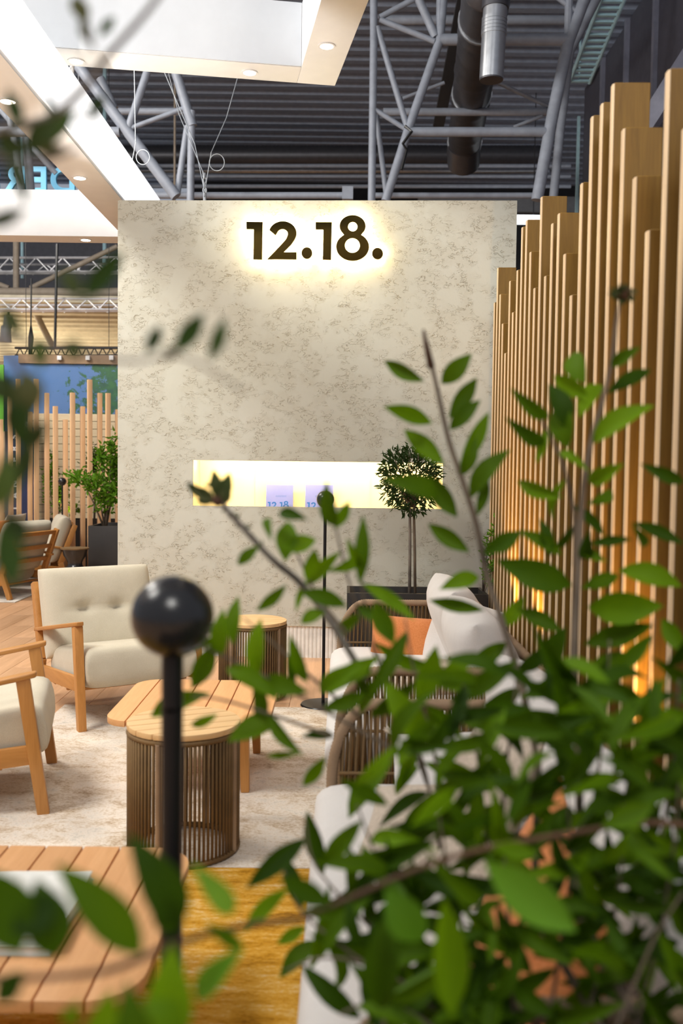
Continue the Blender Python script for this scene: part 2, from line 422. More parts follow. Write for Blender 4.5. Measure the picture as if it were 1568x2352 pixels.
def wall_back():
    l, zt = onwall(270.5, 460); r, _ = onwall(1187.5, 460)
    nl, nzt = onwall(443, 1057); nr, nzb = onwall(1015, 1168); nzb = onwall(443, 1161)[1]
    D = 0.55; ND = 0.26
    wl = link('wall_back', None or bpy.data.meshes.new('wall_back')); wl.matrix_world = WM
    mb = MB(); zb = 0.228
    xs = [l, nl, nr, r]; zs = [zb, nzb, nzt, zt]
    vs = [(x, 0, z) for z in zs for x in xs]; fs = []
    for j in range(3):
        for i in range(3):
            if i == 1 and j == 1: continue
            fs.append((j * 4 + i, j * 4 + i + 1, (j + 1) * 4 + i + 1, (j + 1) * 4 + i))
    mb.add(vs, fs)
    c = [(l, 0, zb), (r, 0, zb), (r, 0, zt), (l, 0, zt), (l, D, zb), (r, D, zb), (r, D, zt), (l, D, zt)]
    mb.add(c, [(0, 3, 7, 4), (1, 5, 6, 2), (3, 2, 6, 7), (4, 7, 6, 5), (0, 4, 5, 1)])
    me = mb.mesh('wall_back', 'stucco'); wl.data = me
    wl['kind'] = 'structure'; wl['label'] = 'cream textured plaster wall with backlit numerals and lit niche'; wl['category'] = 'wall'
    nb = MB(); lip = 0.055; f0 = nzb - lip
    x0, x1 = nl, nr
    # reveals 1.2 cm thick behind the opening
    ct = nzt + 0.06
    nb.box(((x0 + x1) / 2, ND + 0.006, (f0 + ct) / 2), (x1 - x0, 0.012, ct - f0 + 0.02))
    nb.box(((x0 + x1) / 2, ND / 2 + .006, ct + 0.006), (x1 - x0, ND - .012, 0.012))
    nb.box(((x0 + x1) / 2, 0.012, (nzt + ct) / 2 + 0.001), (x1 - x0, 0.022, ct - nzt))
    nb.box(((x0 + x1) / 2, ND / 2 + 0.01, f0 - 0.006), (x1 - x0 + .02, ND - 0.02, 0.012))
    nb.box((x0 - 0.006, ND / 2 + .006, (f0 + ct) / 2), (0.012, ND - .012, ct - f0)); nb.box((x1 + 0.006, ND / 2 + .006, (f0 + ct) / 2), (0.012, ND - .012, ct - f0))
    nb.box(((x0 + x1) / 2, 0.012, nzb - lip / 2 - 0.001), (x1 - x0, 0.022, lip))
    ni = nb.put('niche', 'niche_cream', wl)
    jm = MB()
    for px in (573, 850): 
        u = onwall(px, 1100)[0]; jm.box((u, ND - 0.003, (f0 + nzt) / 2), (0.006, 0.004, nzt - f0 - 0.01))
    jm.put('batten', 'niche_cream', ni)
    MB().box(((x0 + x1) / 2, 0.036, nzt + 0.045), (x1 - x0 - 0.04, 0.02, 0.014)).put('light_strip', 'niche_led', ni)
    # fluted plinth
    fb = MB(); n = int((r - l) / 0.028)
    pts = []
    for i in range(n):
        for k in range(6):
            t = math.pi * k / 6; pts.append((l + (i + 0.5) * (r - l) / n - math.cos(t) * 0.0138, 0.02 - 0.007 * math.sin(t)))
    vs = [(x, y, 0.0) for x, y in pts] + [(x, y, zb) for x, y in pts]; m_ = len(pts)
    fb.add(vs, [(i, i + 1, m_ + i + 1, m_ + i) for i in range(m_ - 1)])
    fb.box(((l + r) / 2, 0.29, zb / 2), (r - l, 0.53, zb))
    bo = link('baseboard_back', fb.mesh('baseboard_back', 'flute_white', smooth=False), None); bo.matrix_world = WM; bo['kind'] = 'structure'
    bo['label'] = 'pale fluted plinth along the foot of the plaster wall'; bo['category'] = 'baseboard'
    return (l, r, zt, nl, nr, nzb, nzt, f0, ND)
WI = wall_back()

# ---------------------------------------------------------------- numerals
def glyph(ch):
    """outline loops in the pixel frame of a 1568 wide crop that starts at (530, 460), scale 3.92"""
    def arc(cx, cy, rx, ry, a0, a1, n=20): return [(cx + rx * math.cos(R(a0 + (a1 - a0) * k / n)), cy - ry * math.sin(R(a0 + (a1 - a0) * k / n))) for k in range(n + 1)]
    if ch == '1a': return [[(142, 197), (288, 199), (282, 537), (204, 535), (208, 265), (142, 263)]]
    if ch == '1b': return [[(764, 200), (910, 200), (902, 540), (828, 538), (833, 268), (764, 266)]]
    if ch == '2':
        o = [(335, 297)] + arc(468, 300, 124, 108, 165, -22, 26) + [(572, 362), (545, 402), (510, 438), (478, 470), (592, 470), (592, 536), (327, 535), (400, 460), (470, 386), (500, 350)]
        o += arc(466, 306, 48, 43, -25, 160, 16) + [(403, 317)]
        return [o[1:]]
    if ch == 'da': return [arc(685, 478, 48, 52, 0, 352, 30)]
    if ch == 'db': return [arc(1320, 483, 49, 52, 0, 352, 30)]
    if ch == '8':
        ys = [137 + (548 - 137) * (0.5 - 0.5 * math.cos(math.pi * k / 46)) for k in range(47)]
        def hw(y):
            a = 1 - ((y - 235) / 98) ** 2; b = 1 - ((y - 422) / 126) ** 2
            return max(117 * math.sqrt(max(0, a)), 148 * math.sqrt(max(0, b)))
        rr = [(1096 + hw(y), y) for y in ys]; ll = [(1096 - hw(y), y) for y in ys[::-1]]
        return [rr + ll[1:-1], arc(1097, 241, 42, 42, 0, 352, 28), arc(1094, 410, 67, 66, 0, 352, 30)]
def outline_mesh(loops, thick, name, mat, offset=0.0, bevel=0.0):
    cu = bpy.data.curves.new(name, 'CURVE'); cu.dimensions = '2D'; cu.fill_mode = 'BOTH'; cu.extrude = thick / 2; cu.offset = offset; cu.bevel_depth = bevel
    for lp in loops:
        s = cu.splines.new('POLY'); s.points.add(len(lp) - 1); s.use_cyclic_u = True
        for i, (x, y) in enumerate(lp): s.points[i].co = (x, y, 0, 1)
    o = bpy.data.objects.new('tmp', cu); COL.objects.link(o)
    dg = bpy.context.evaluated_depsgraph_get(); me = bpy.data.meshes.new_from_object(o.evaluated_get(dg), depsgraph=dg)
    bpy.data.objects.remove(o); me.name = name; me.materials.clear(); me.materials.append(M[mat]); return me
ROTX = Matrix.Rotation(R(90), 4, 'X')
def numerals():
    root = empty('number_sign', 'large backlit bronze numerals reading 12.18. high on the plaster wall', 'sign')
    root.matrix_world = WM
    for ch in ('1a', '2', 'da', '1b', '8', 'db'):
        loops = []
        for lp in glyph(ch): loops.append([onwall(530 + x / 3.92, 460 + y / 3.92, -0.055) for x, y in lp])
        o = link('numeral' if ch[0] != 'd' else 'full_stop', outline_mesh(loops, 0.022, 'numeral', 'bronze_mirror'), root, mw=Matrix.Translation((0, -0.055, 0)) @ ROTX)
        g = link('glow_panel', outline_mesh(loops, 0.012, 'glow_panel', 'sign_glow', offset=-0.004), o, mw=Matrix.Translation((0, 0, -0.02)))
        # stand-off pins reach the wall
        c = loops[0]; cx = sum(p[0] for p in c) / len(c); cz = sum(p[1] for p in c) / len(c)
        pins = MB(); 
        for p in (c[0], c[len(c) // 2]):
            q = (p[0] * 0.85 + cx * 0.15, p[1] * 0.85 + cz * 0.15) if ch not in ('8',) else (p[0] * 0.93 + cx * 0.07, p[1] * 0.93 + cz * 0.07)
            pins.tube([(q[0], q[1], -0.006), (q[0], q[1], -0.056)], 0.004, 6)
        pins.put('standoff', 'black_metal', o)
numerals()

def brochures():
    l, r, zt, nl, nr, nzb, nzt, f0, ND = WI
    for i, (x0, x1, lab) in enumerate(((611, 673, 'lavender brochure printed 12.18. in blue, left of the pair in the lit niche'), (701, 765, 'lavender brochure printed 12.18. in blue, half hidden by the lamp globe in the niche'))):
        u0, zt_ = onwall(x0, 1114, 0.2); u1, _ = onwall(x1, 1114, 0.2)
        w = u1 - u0; h = zt_ - f0 + 0.002
        root = empty('brochure', lab, 'brochure', group='brochures in the niche'); root.matrix_world = WM @ Matrix.Translation(((u0 + u1) / 2, 0.2, f0)) @ Matrix.Rotation(R(-4), 4, 'X')
        MB().box((0, 0, h / 2), (w, 0.006, h)).put('cover', 'brochure', root)
        k = w / 1380.0
        for ch in ('1a', '2', 'da', '1b', '8', 'db'):
            loops = [[((x - 755) * k * 0.98, -(y - 540) * k * 0.98) for x, y in lp] for lp in glyph(ch)]
            link('print', outline_mesh(loops, 0.001, 'print', 'print_blue'), root, mw=Matrix.Translation((0, -0.0036, 0.032)) @ ROTX)
        ln = MB()
        for q in range(2): ln.box((0.01, -0.0034, h * 0.62 - q * 0.008), (w * 0.4, 0.0006, 0.0018))
        ln.put('text_line', 'print_blue', root)
brochures()

# ================================================================ hall
def hall():
    # corrugated deck: trapezoid ribs running across
    zc = CAMZ + 7.6; mb = MB(); prof = []
    y = 3.0
    while y < 27:
        for dy, dz in ((0, 0), (0.17, 0), (0.23, 0.12), (0.37, 0.12)): prof.append((y + dy, zc + dz))
        y += 0.43
    n = len(prof); vs = [(-13, a, b) for a, b in prof] + [(13, a, b) for a, b in prof]
    mb.add(vs, [(i, i + 1, n + i + 1, n + i) for i in range(n - 1)])
    c = mb.put('ceiling', 'deck_grey'); c['kind'] = 'structure'; c['label'] = 'dark grey corrugated steel hall roof'; c['category'] = 'ceiling'
    w = MB().box((4.5, 26.6, 4.6), (17.6, 0.2, 9.4)).put('wall_far', 'dark_hall'); w['kind'] = 'structure'; w['label'] = 'dark far end of the exhibition hall'; w['category'] = 'wall'
    # right side partition with panels
    X = 4.4
    pw = empty('wall_right', 'dark blue grey panelled partition along the right of the hall', 'wall'); pw['kind'] = 'structure'
    for i in range(8):
        y0 = 7.0 + i * 1.4
        MB().box((X + 0.06, y0 + 0.69, 4.2), (0.08, 1.36, 8.4)).put('panel', 'panel_grey', pw)
        MB().box((X, y0, 4.2), (0.09, 0.1, 8.4)).put('upright', 'column_blue', pw)
    MB().bar((X - 0.07, 18.2, 0.2), (X - 0.07, 18.2, 7.9), 0.05, 0.05).put('corner_rail', 'cyan_paint', pw)
    MB().bar(at(1400, 420, 12.2), at(1600, 110, 11.3), 0.26, 0.1).put('brace', 'column_blue', pw)
    # cable ladder under the roof along that partition
    a = at(1330, 190, 17.6); b = at(1430, -60, 14.6)
    ld = empty('cable_ladder', 'pale blue cable ladder climbing along the dark partition', 'cable ladder')
    MB().tube([a + Vector((-0.18, 0, 0)), b + Vector((-0.18, 0, 0))], 0.035).put('rail', 'cyan_paint', ld); MB().tube([a + Vector((0.18, 0, 0)), b + Vector((0.18, 0, 0))], 0.035).put('rail', 'cyan_paint', ld)
    for k in range(17):
        p = a.lerp(b, (k + .3) / 17); MB().box(p, (0.36, 0.07, 0.04)).put('rung', 'cyan_paint', ld)
    hg = MB().tube([a, a + Vector((0, 0, zc - a.z + 0.05))], 0.02).put('hanger', 'cyan_paint', ld)
    # lit strip and dark curtain beyond the wall
    p0 = at(1150, 505, 20); p1 = at(1300, 505, 20)
    s = MB().box((p0 + p1) / 2, (p1.x - p0.x + 2, 0.1, 0.17)).put('light_strip', 'strip_white'); MB().tube([(p0 + p1) / 2 + Vector((0, .03, 0)), Vector(((p0.x + p1.x) / 2, 20.03, CAMZ + 7.65))], 0.01, 6).put('hanger', 'dark_hall', s); tag(s, 'bright white strip light just right of the plaster wall', 'light')
    p0 = at(1150, 452, 21); p1 = at(1300, 490, 21)
    bm = MB().box((p0 + p1) / 2, (5.0, 0.15, abs(p0.z - p1.z))).put('roof_beam', 'steel_paint_dark'); tag(bm, 'grey horizontal beam above the bright strip light', 'beam')
    cu = MB()
    for k in range(24): cu.box((4.2 + k * 0.13, 20.4 + (k % 2) * 0.05, 3.2), (0.125, 0.06, 6.2))
    tag(cu.put('curtain', 'dark_hall'), 'black pleated curtain behind the tops of the slats', 'curtain')
hall()

def tube_part(root, px, Y, wpx, mat='steel_paint', name='tube'):
    Y2 = Y if isinstance(Y, (tuple, list)) else [Y] * len(px)
    pts = [at(x, y, q) for (x, y), q in zip(px, Y2)]
    return MB().tube(pts, wpx / 2 / F * Y2[0], 12).put(name, mat, root, smooth='auto')
def trusses():
    t = empty('roof_truss', 'grey tubular steel roof truss above the right half of the wall', 'truss')
    A = 12.0
    for px, Y, w in (
        ([(858, -30), (858, 100), (853, 470)], A, 17), ([(1020, -30), (1009, 95), (939, 292), (885, 462)], A, 20), ([(1009, 91), (1304, 91)], A, 25),
        ([(1352, -30), (1304, 98), (1269, 262), (1233, 460)], A, 27), ([(1384, -30), (1309, 118), (1286, 300), (1270, 460)], A + 0.8, 20), ([(939, 303), (1256, 303)], A, 21),
        ([(866, 62), (934, 290)], A, 14), ([(864, 262), (887, 450)], A + 0.2, 12), ([(861, 252), (929, 295)], A, 11), ([(872, 45), (998, 95)], A, 13),
        ([(872, 40), (965, -10)], A, 13), ([(955, -15), (1000, 85)], A, 19), ([(884, 46), (1310, 46)], A + 1.6, 20), ([(880, 257), (1262, 257)], A + 1.6, 17),
        ([(860, 449), (1235, 449)], A + 0.6, 13), ([(925, 226), (1020, 190)], A + 1.6, 8), ([(1144, 190), (1262, 246)], A + 1.6, 9), ([(1180, 292), (1245, 266)], A + 1.6, 8), ([(1275, -10), (1320, 25)], A, 12)):
        tube_part(t, px, Y, w)
    # cable lashed to the diagonal
    MB().tube([at(930, 290, 11.8), at(945, 302, 11.75), at(925, 330, 11.8), at(934, 345, 11.8), at(922, 390, 11.8)], 0.02, 6).put('cable', 'black_metal', t)
    for q in ((858, -20), (1010, 80), (1304, 95)):
        p = at(q[0], q[1], A); MB().tube([p, Vector((p.x, p.y, CAMZ + 7.62))], 0.05, 10).put('hanger', 'steel_paint', t)
    t2 = empty('roof_truss', 'grey tubular steel roof truss behind the white ceiling frames at left', 'truss')
    for px, Y, w in (
        ([(172, 140), (405, 452)], A, 25), ([(338, 165), (290, 310)], A, 18), ([(402, 160), (442, 290)], A, 22), ([(440, 255), (437, 470)], A, 17), ([(430, 290), (407, 445)], A + 0.1, 15),
        ([(280, 302), (425, 248)], A, 11), ([(250, 256), (435, 256)], A + 1.4, 15), ([(225, 303), (275, 303)], A, 22), ([(-20, 303), (70, 303)], A, 22), ([(280, 449), (800, 449)], A + 0.6, 15),
        ([(20, 250), (50, 440)], A + 0.4, 16), ([(60, 300), (70, 440)], A + 0.6, 20), ([(0, 250), (130, 400)], A + 1, 14), ([(230, 180), (262, 250)], A + .4, 20)):
        tube_part(t2, px, Y, w)
    MB().box(at(798, 446, 12.55), (0.14, 0.16, 0.16)).put('flange', 'steel_paint', t2)
    # pipes and ducts
    for (y, w, mat, lab) in ((381, 9, 'steel_paint', 'thin grey service pipe, topmost of the runs below the duct'), (405, 8, 'steel_paint', 'thin grey service pipe, middle of the runs below the duct'), (428, 9, 'steel_paint', 'thin grey service pipe, lowest of the runs above the wall')):
        Y = 21.0; tag(MB().tube([at(260, y, Y), at(1310, y, Y)], w / 2 / F * Y, 10).put('pipe', mat, smooth='auto'), lab, 'pipe', 'service pipes across the hall end')
    for (y, w, lab) in ((358, 46, 'wide dark corrugated duct across the far hall end'), (392, 12, 'slim silvery corrugated duct below the wide dark one')):
        Y = 22.0 if w > 20 else 21.4; r = w / 2 / F * Y; p0 = at(240, y, Y); p1 = at(1260, y, Y); n = 230
        pts = [p0.lerp(p1, k / n) for k in range(n + 1)]
        tag(MB().tube(pts, [r * (1 - 0.03 * (k % 2)) for k in range(n + 1)], 14).put('air_duct', 'duct_dark' if w > 20 else 'galvanised', smooth=True), lab, 'duct')
    a = at(1121, -40, 10.3); b = at(1064, 345, 16.5)
    d = empty('air_duct', 'dark round ventilation duct running away under the roof', 'duct')
    n = 60; pts = [a.lerp(b, k / n) for k in range(n + 1)]
    MB().tube(pts, [0.27 * (1.04 if k % 12 == 0 else 1.0 - 0.012 * (k % 2)) for k in range(n + 1)], 24).put('barrel', 'duct_dark', d, smooth=True)
    MB().tube([at(1066, 330, 16.0), at(1064, 375, 16.4)], 0.27, 24).put('elbow', 'duct_dark', d, smooth='auto')
    for q in (0.15, 0.55, 0.92):
        p = a.lerp(b, q); MB().tube([p + (b - a).normalized() * s for s in (-0.02, 0.02)], 0.285, 24).put('collar', 'galvanised', d, smooth='auto')
    for q in (0.2, 0.8):
        p = a.lerp(b, q); MB().tube([p + Vector((0, 0, .2)), Vector((p.x, p.y, CAMZ + 7.65))], 0.015, 6).put('hanger', 'galvanised', d)
    d2 = empty('air_outlet', 'short shiny silver duct end hanging in front of the dark duct', 'duct')
    p0 = at(1128, 182, 9.6); p1 = at(1137, 20, 9.6); r = 27 / F * 9.6
    MB().tube([p0, p0.lerp(p1, 0.8), p0.lerp(p1, 1.0)], r, 28).put('barrel', 'galvanised', d2, smooth='auto')
    rp = MB()
    for k in range(5): 
        c = p0.lerp(p1, 0.62 + k * 0.05); rp.tube([c, c + Vector((0, 0, 0.03))], r * 1.05, 28)
    rp.put('bead', 'galvanised', d2, smooth='auto'); MB().tube([p0 + Vector((0, 0, -0.012)), p0 + Vector((0, 0, 0.01))], r * 0.97, 28).put('end_cap', 'duct_dark', d2, smooth='auto')
    MB().tube([p1, Vector((p1.x, p1.y, CAMZ + 7.65))], r * 1.1, 28).put('riser', 'duct_dark', d2, smooth='auto')
    ct = MB().bar(at(1072, -40, 12.6), at(1006, 292, 15.5), 0.17, 0.06, (1, 0, 0)).put('cable_tray', 'dark_hall'); tag(ct, 'flat black cable tray beside the round duct', 'cable tray')
trusses()

# ---------------------------------------------------------------- white ceiling frames
def downlight(root, p, aim=True):
    d = MB().lathe([(0.052, 0.002), (0.052, -0.006), (0.040, -0.006), (0.040, -0.002)], 24, p).put('downlight', 'white_lacquer', root, smooth='auto')
    MB().lathe([(0.0385, -0.001), (0.0385, -0.004)], 20, p).put('lens', 'downlight', d)
    spot('downlight_lamp', p - Vector((0, 0, 0.012)), p - Vector((0, 0, 1)), 9, WARM, 95, 0.7, 0.03)
def frames():
    # lower frame: its right member runs along the view at x about -1.64, far member crosses at y about 8.3
    zs = 3.30; hgt = 0.39; wd = 0.25
    root = empty('ceiling_frame', 'suspended white frame with a bright lit side running back over the wall corner', 'ceiling frame')
    xr = -1.64; yf = 8.30; yn = 1.6; xl = -5.2
    for (x0, x1, y0, y1) in ((xr - wd, xr, yn, yf + wd), (xl, xr - wd, yf, yf + wd), (xl, xr - wd, yn, yn + wd), (xl - wd, xl, yn, yf + wd)):
        MB().box(((x0 + x1) / 2, (y0 + y1) / 2, zs + hgt / 2), (x1 - x0, y1 - y0, hgt)).put('beam', 'white_lacquer', root, bevel=0.004)
    MB().box((xr + 0.006, (yn + yf + wd) / 2, zs + hgt / 2 + 0.01), (0.012, yf + wd - yn - 0.02, hgt - 0.03)).put('glow_side', 'side_glow', root)  # glow added to the white side face so it reads brightly lit
    for px, py in ((18, 232), (183, 408)): downlight(root, Vector((atz(px, py, zs).x, atz(px, py, zs).y, zs)))
    p = atz(203, 556, zs); downlight(root, Vector((p.x, yf + wd / 2, zs)))
    for k in (-3.2, -4.4): downlight(root, Vector((k, yf + wd / 2, zs)))
    # upper frame, turned further left
    zs2 = 3.85; root2 = empty('ceiling_frame', 'suspended white square frame with downlights, higher one over the middle', 'ceiling frame')
    ic = atz(692, 155, zs2); ang = R(9.2); L = 4.4
    root2.location = (ic.x, ic.y, zs2); root2.rotation_euler = (0, 0, ang)
    # local: inner far right corner at origin, +x right, +y far
    for (x0, x1, y0, y1) in ((0, wd, -L, wd), (-L, 0, 0, wd), (-L - wd, -L, -L, wd), (-L - wd, wd, -L - wd, -L)):
        MB().box(((x0 + x1) / 2, (y0 + y1) / 2, hgt / 2), (x1 - x0, y1 - y0, hgt)).put('beam', 'white_lacquer', root2, bevel=0.004)
    MB().box((-L / 2, -0.004, hgt / 2 + 0.002), (L - 0.004, 0.008, hgt - 0.004)).put('shade_skin', 'frame_shaded', root2)  # added skin, greyed in colour so the white inner face looks less lit
    q = Matrix.Rotation(-ang, 3, 'Z')
    for px, py in ((175, 140), (573, 166), (750, 105)):
        p = q @ (atz(px, py, zs2) - ic); p.z = 0
        pw = root2.matrix_basis @ p
        d = MB().lathe([(0.052, 0.002), (0.052, -0.006), (0.040, -0.006), (0.040, -0.002)], 24, p).put('downlight', 'white_lacquer', root2, smooth='auto')
        MB().lathe([(0.0385, -0.001), (0.0385, -0.004)], 20, p).put('lens', 'downlight', d)
        spot('downlight_lamp', pw - Vector((0, 0, 0.012)), pw - Vector((0, 0, 1)), 38, WARM, 95, 0.7, 0.03)
    # suspension wires
    def wire(pts, lab, r=0.0035, loop=None):
        w_ = empty('suspension_wire', lab, 'wire', group='wires holding frames and wall')
        MB().tube(pts, r, 6).put('strand', 'wire_steel', w_)
        if loop:
            c, rad, Y = loop; cp = at(c[0], c[1], Y); rr = rad / F * Y
            MB().tube([cp + Vector((rr * math.cos(a * math.pi / 12), 0, rr * math.sin(a * math.pi / 12) * 1.1)) for a in range(24)], r, 6, closed=True).put('coil', 'wire_steel', w_)
    top = CAMZ + 7.59
    a = at(313, 396, 7.7); a.x = -1.70; b = at(308, 150, 7.7)
    wire([Vector((a.x, 7.7, zs + hgt)), at(311, 330, 7.7), b, Vector((b.x - 0.1, 7.75, top))], 'thin white wire rising from the lit frame, with a coil of spare', loop=((328, 361), 15, 7.7))
    hk = at(470, 440, 7.1)
    wire([hk, at(447, 330, 7.2), at(380, 172, 7.6), at(330, 60, 8.0), Vector((-3.0, 8.8, top))], 'thin steel wire slanting up left from the wall hook')
    wire([hk, at(466, 395, 7.1), at(410, 260, 7.4), at(388, 172, 7.7), Vector((-2.6, 9.2, top))], 'second steel wire slanting up left from the wall hook', r=0.003)
    wire([hk, at(485, 350, 7.1), at(520, 270, 7.4), at(545, 180, 7.8), Vector((-0.7, 9.6, top))], 'steel wire slanting up right from the wall hook, with a coil', loop=((498, 373), 17, 7.1))
    ch = empty('chain_hook', 'small steel chain and shackle on top of the plaster wall', 'hook')
    for k in range(5):
        c = at(470, 448 - k * 11, 7.1); o = MB().tube([c + (Vector((0.012 * math.cos(a * math.pi / 6), 0, 0.021 * math.sin(a * math.pi / 6))) if k % 2 else Vector((0, 0.012 * math.cos(a * math.pi / 6), 0.021 * math.sin(a * math.pi / 6)))) for a in range(12)], 0.006, 6, closed=True).put('link', 'galvanised', ch)
    MB().tube([at(470, 462, 7.1), at(470, 443, 7.1)], 0.012, 8).put('eye_bolt', 'galvanised', ch)
    # white cord bundle where the frames cross
    c = empty('cord_bundle', 'loose white cord hanging between the two ceiling frames', 'cord')
    MB().tube([at(167, 128, 6.35), at(167, 150, 6.6), at(166, 180, 6.6), at(172, 200, 6.6)], 0.012, 8).put('strand', 'white_lacquer', c, smooth=True); MB().tube([at(163, 152, 6.6), at(158, 166, 6.6), at(148, 174, 6.6)], 0.007, 8).put('strand', 'white_lacquer', c, smooth=True)
frames()

# ================================================================ slat screen at right
SLX = {}
def slats():
    tops = [(1136.5, 694), (1142, 614), (1149, 675), (1157, 742), (1164, 810), (1171, 644), (1178, 716), (1187.5, 619), (1195, 520), (1205.4, 504), (1216, 577), (1225.6, 660), (1236, 450), (1250, 632), (1261.6, 511), (1277, 488),
            (1290, 581), (1306, 676), (1322, 418), (1340, 264), (1357, 234), (1383, 189), (1410, 292), (1439, 403), (1469, 526), (1503, 156), (1542, 287)]
    root = empty('slat_screen', 'tall oak slat screen of uneven boards along the right side', 'screen')
    root.matrix_world = Matrix(((ex.x, ey.x, 0, 0), (ex.y, ey.y, 0, 0), (0, 0, 1, 0), (0, 0, 0, 1)))
    inv = root.matrix_world.inverted()
    p1 = at(1136.5, 600, 6.30); l1 = inv @ p1; xs = l1.x; pitch = 0.1525
    bw, bt = 0.118, 0.034
    for i in range(31):
        y = l1.y - i * pitch
        wp = root.matrix_world @ Vector((xs, y, 0))
        if i < 27: px, py = tops[i]; z = at(px, py, wp.y).z
        else: z = (2.28, 2.5, 2.34, 2.2)[i - 27]
        me = MB().box((xs + bw / 2 + 0.003, y + bt / 2, z / 2 + 0.01), (bw - 0.006, bt, z - 0.02)).mesh('slat', 'oak_slat', bevel=0.002, seg=1)
        o = link('slat', me, root)
        e = [(xs + 0.0062, y), (xs + 0.0062, y + bt), (xs + 0.004, y + bt), (xs, y + bt - 0.006), (xs, y + 0.006), (xs + 0.004, y)]
        MB().prism(e, 0.02, z - 0.003).put('lit_edge_strip', 'oak_lit_edge', o)  # pale oak edge, brightened in colour for the light from the left
    MB().box((xs + bw / 2, l1.y - 15 * pitch + 0.03, 0.010), (bw + 0.06, 31 * pitch, 0.02)).put('base_plate', 'oak_slat', root)
    # uplights on the floor between sofa backs and slats
    for (i, lab) in ((25.3, 'small warm uplight on a short stake by the nearest slats'), (14.0, 'small warm uplight on a short stake by the slats behind the farther sofa'), (9.0, 'small warm uplight on a short stake by the slats near the black trough')):
        y = l1.y - i * pitch; w = root.matrix_world @ Vector((xs - 0.075, y, 0.0)); t = root.matrix_world @ Vector((xs + 0.05, y + 0.38, 1.2))
        u = empty('uplight', lab, 'light', w)
        MB().lathe([(0.022, 0.50), (0.022, 0.55), (0.018, 0.55), (0.018, 0.542)], 16).put('body', 'black_metal', u, smooth='auto'); MB().lathe([(0.017, 0.5405), (0.017, 0.544)], 14).put('lens', 'uplight_glow', u); MB().tube([(0, 0, 0), (0, 0, 0.505)], 0.006, 8).put('stake', 'black_metal', u); MB().lathe([(0.03, 0), (0.03, 0.006)], 16).put('foot', 'black_metal', u)
        spot('uplight_lamp', w + Vector((0, 0, 0.57)), t, 32, (1.0, 0.55, 0.16), 70, 0.8, 0.02)
slats()

# ================================================================ rugs
def rugs():
    r1 = MB().box((0, 0, 0.004), (2.35, 2.15, 0.008)).put('rug', 'rug_rose', bevel=0.003); r1.location = (-0.375, 4.275, 0); tag(r1, 'faded rose beige distressed rug under the stools and sofas', 'rug')
    r2 = MB().box((0, 0, 0.004), (2.6, 2.35, 0.008)).put('rug', 'rug_gold', bevel=0.003); r2.location = (-0.5, 2.02, 0); tag(r2, 'golden ochre streaked rug in front of the rose one', 'rug')
    r3 = MB().box((0, 0, 0.004), (1.9, 2.3, 0.008)).put('rug', 'rug_cream', bevel=0.003); r3.location = (-4.1, 10.37, 0); tag(r3, 'pale cream rug under the chairs in the far left lounge', 'rug')
rugs()

# ================================================================ tables
def table(name, x0, x1, y0, y1, label, z=0.33, seam0=None, first=None):
    cx, cy = (x0 + x1) / 2, (y0 + y1) / 2
    root = empty(name, label, 'table', (cx, cy, 0.008), 0, 'coffee tables')
    poly = rrect(x0 - cx, x1 - cx, y0 - cy, y1 - cy, 0.115, 8)
    # sides bow outward a little
    n = 7; w = (x1 - x0) / n; zt = z - 0.008
    for k in range(n):
        a = x0 - cx + k * w + (0.0025 if k else 0); b = x0 - cx + (k + 1) * w - (0.0025 if k < n - 1 else 0)
        pl = clip(poly, 0, a, b); MB().prism(pl, zt - 0.026, zt).put('plank', 'teak_y', root, bevel=0.003)
    ap = MB()
    for s in (-1, 1): ap.box((0, s * (y1 - y0) * 0.29, zt - 0.045), ((x1 - x0) * 0.74, 0.03, 0.036))
    for s in (-1, 1): ap.box((s * (x1 - x0) * 0.36, 0, zt - 0.045), (0.026, (y1 - y0) * 0.6, 0.036))
    ap.put('apron', 'teak_x', root, bevel=0.002)
    for sx in (-1, 1):
        for sy in (-1, 1):
            lx, ly = sx * ((x1 - x0) / 2 - 0.115), sy * ((y1 - y0) / 2 - 0.12)
            MB().bar((lx, ly, zt - 0.027), (lx + sx * 0.012, ly + sy * 0.012, 0), 0.048, 0.048, (1, 0, 0), 0.72).put('leg', 'chair_teak_z', root, bevel=0.004)
table('coffee_table', -0.965, -0.285, 3.84, 4.60, 'round cornered teak coffee table behind the rope stool on the rose rug')
table('coffee_table', -1.10, -0.39, 1.82, 2.575, 'round cornered teak coffee table with books on it, at lower left')

def book():
    for i, (x0, x1, y0, y1, z, h, lab, cov) in enumerate(((-0.90, -0.605, 1.985, 2.33, 0.331, 0.02, 'white covered book lying at the bottom of the pair on the coffee table', 'book_cover'), (-0.895, -0.60, 1.99, 2.32, 0.352, 0.018, 'white book lying on top of another on the coffee table', 'paper'))):
        b = empty('book', lab, 'book', ((x0 + x1) / 2, (y0 + y1) / 2, z), R(2 if i else -1), 'books on the coffee table')
        w, d = x1 - x0, y1 - y0
        MB().box((0.002, 0, h / 2), (w - 0.008, d - 0.008, h - 0.005)).put('pages', 'paper', b)
        c = MB().box((0, 0, h - 0.00125), (w, d, 0.0025)); c.box((0, 0, 0.00125), (w, d, 0.0025)); c.box((-w / 2 + 0.001, 0, h / 2), (0.002, d, h)); c.put('cover', cov, b)
book()

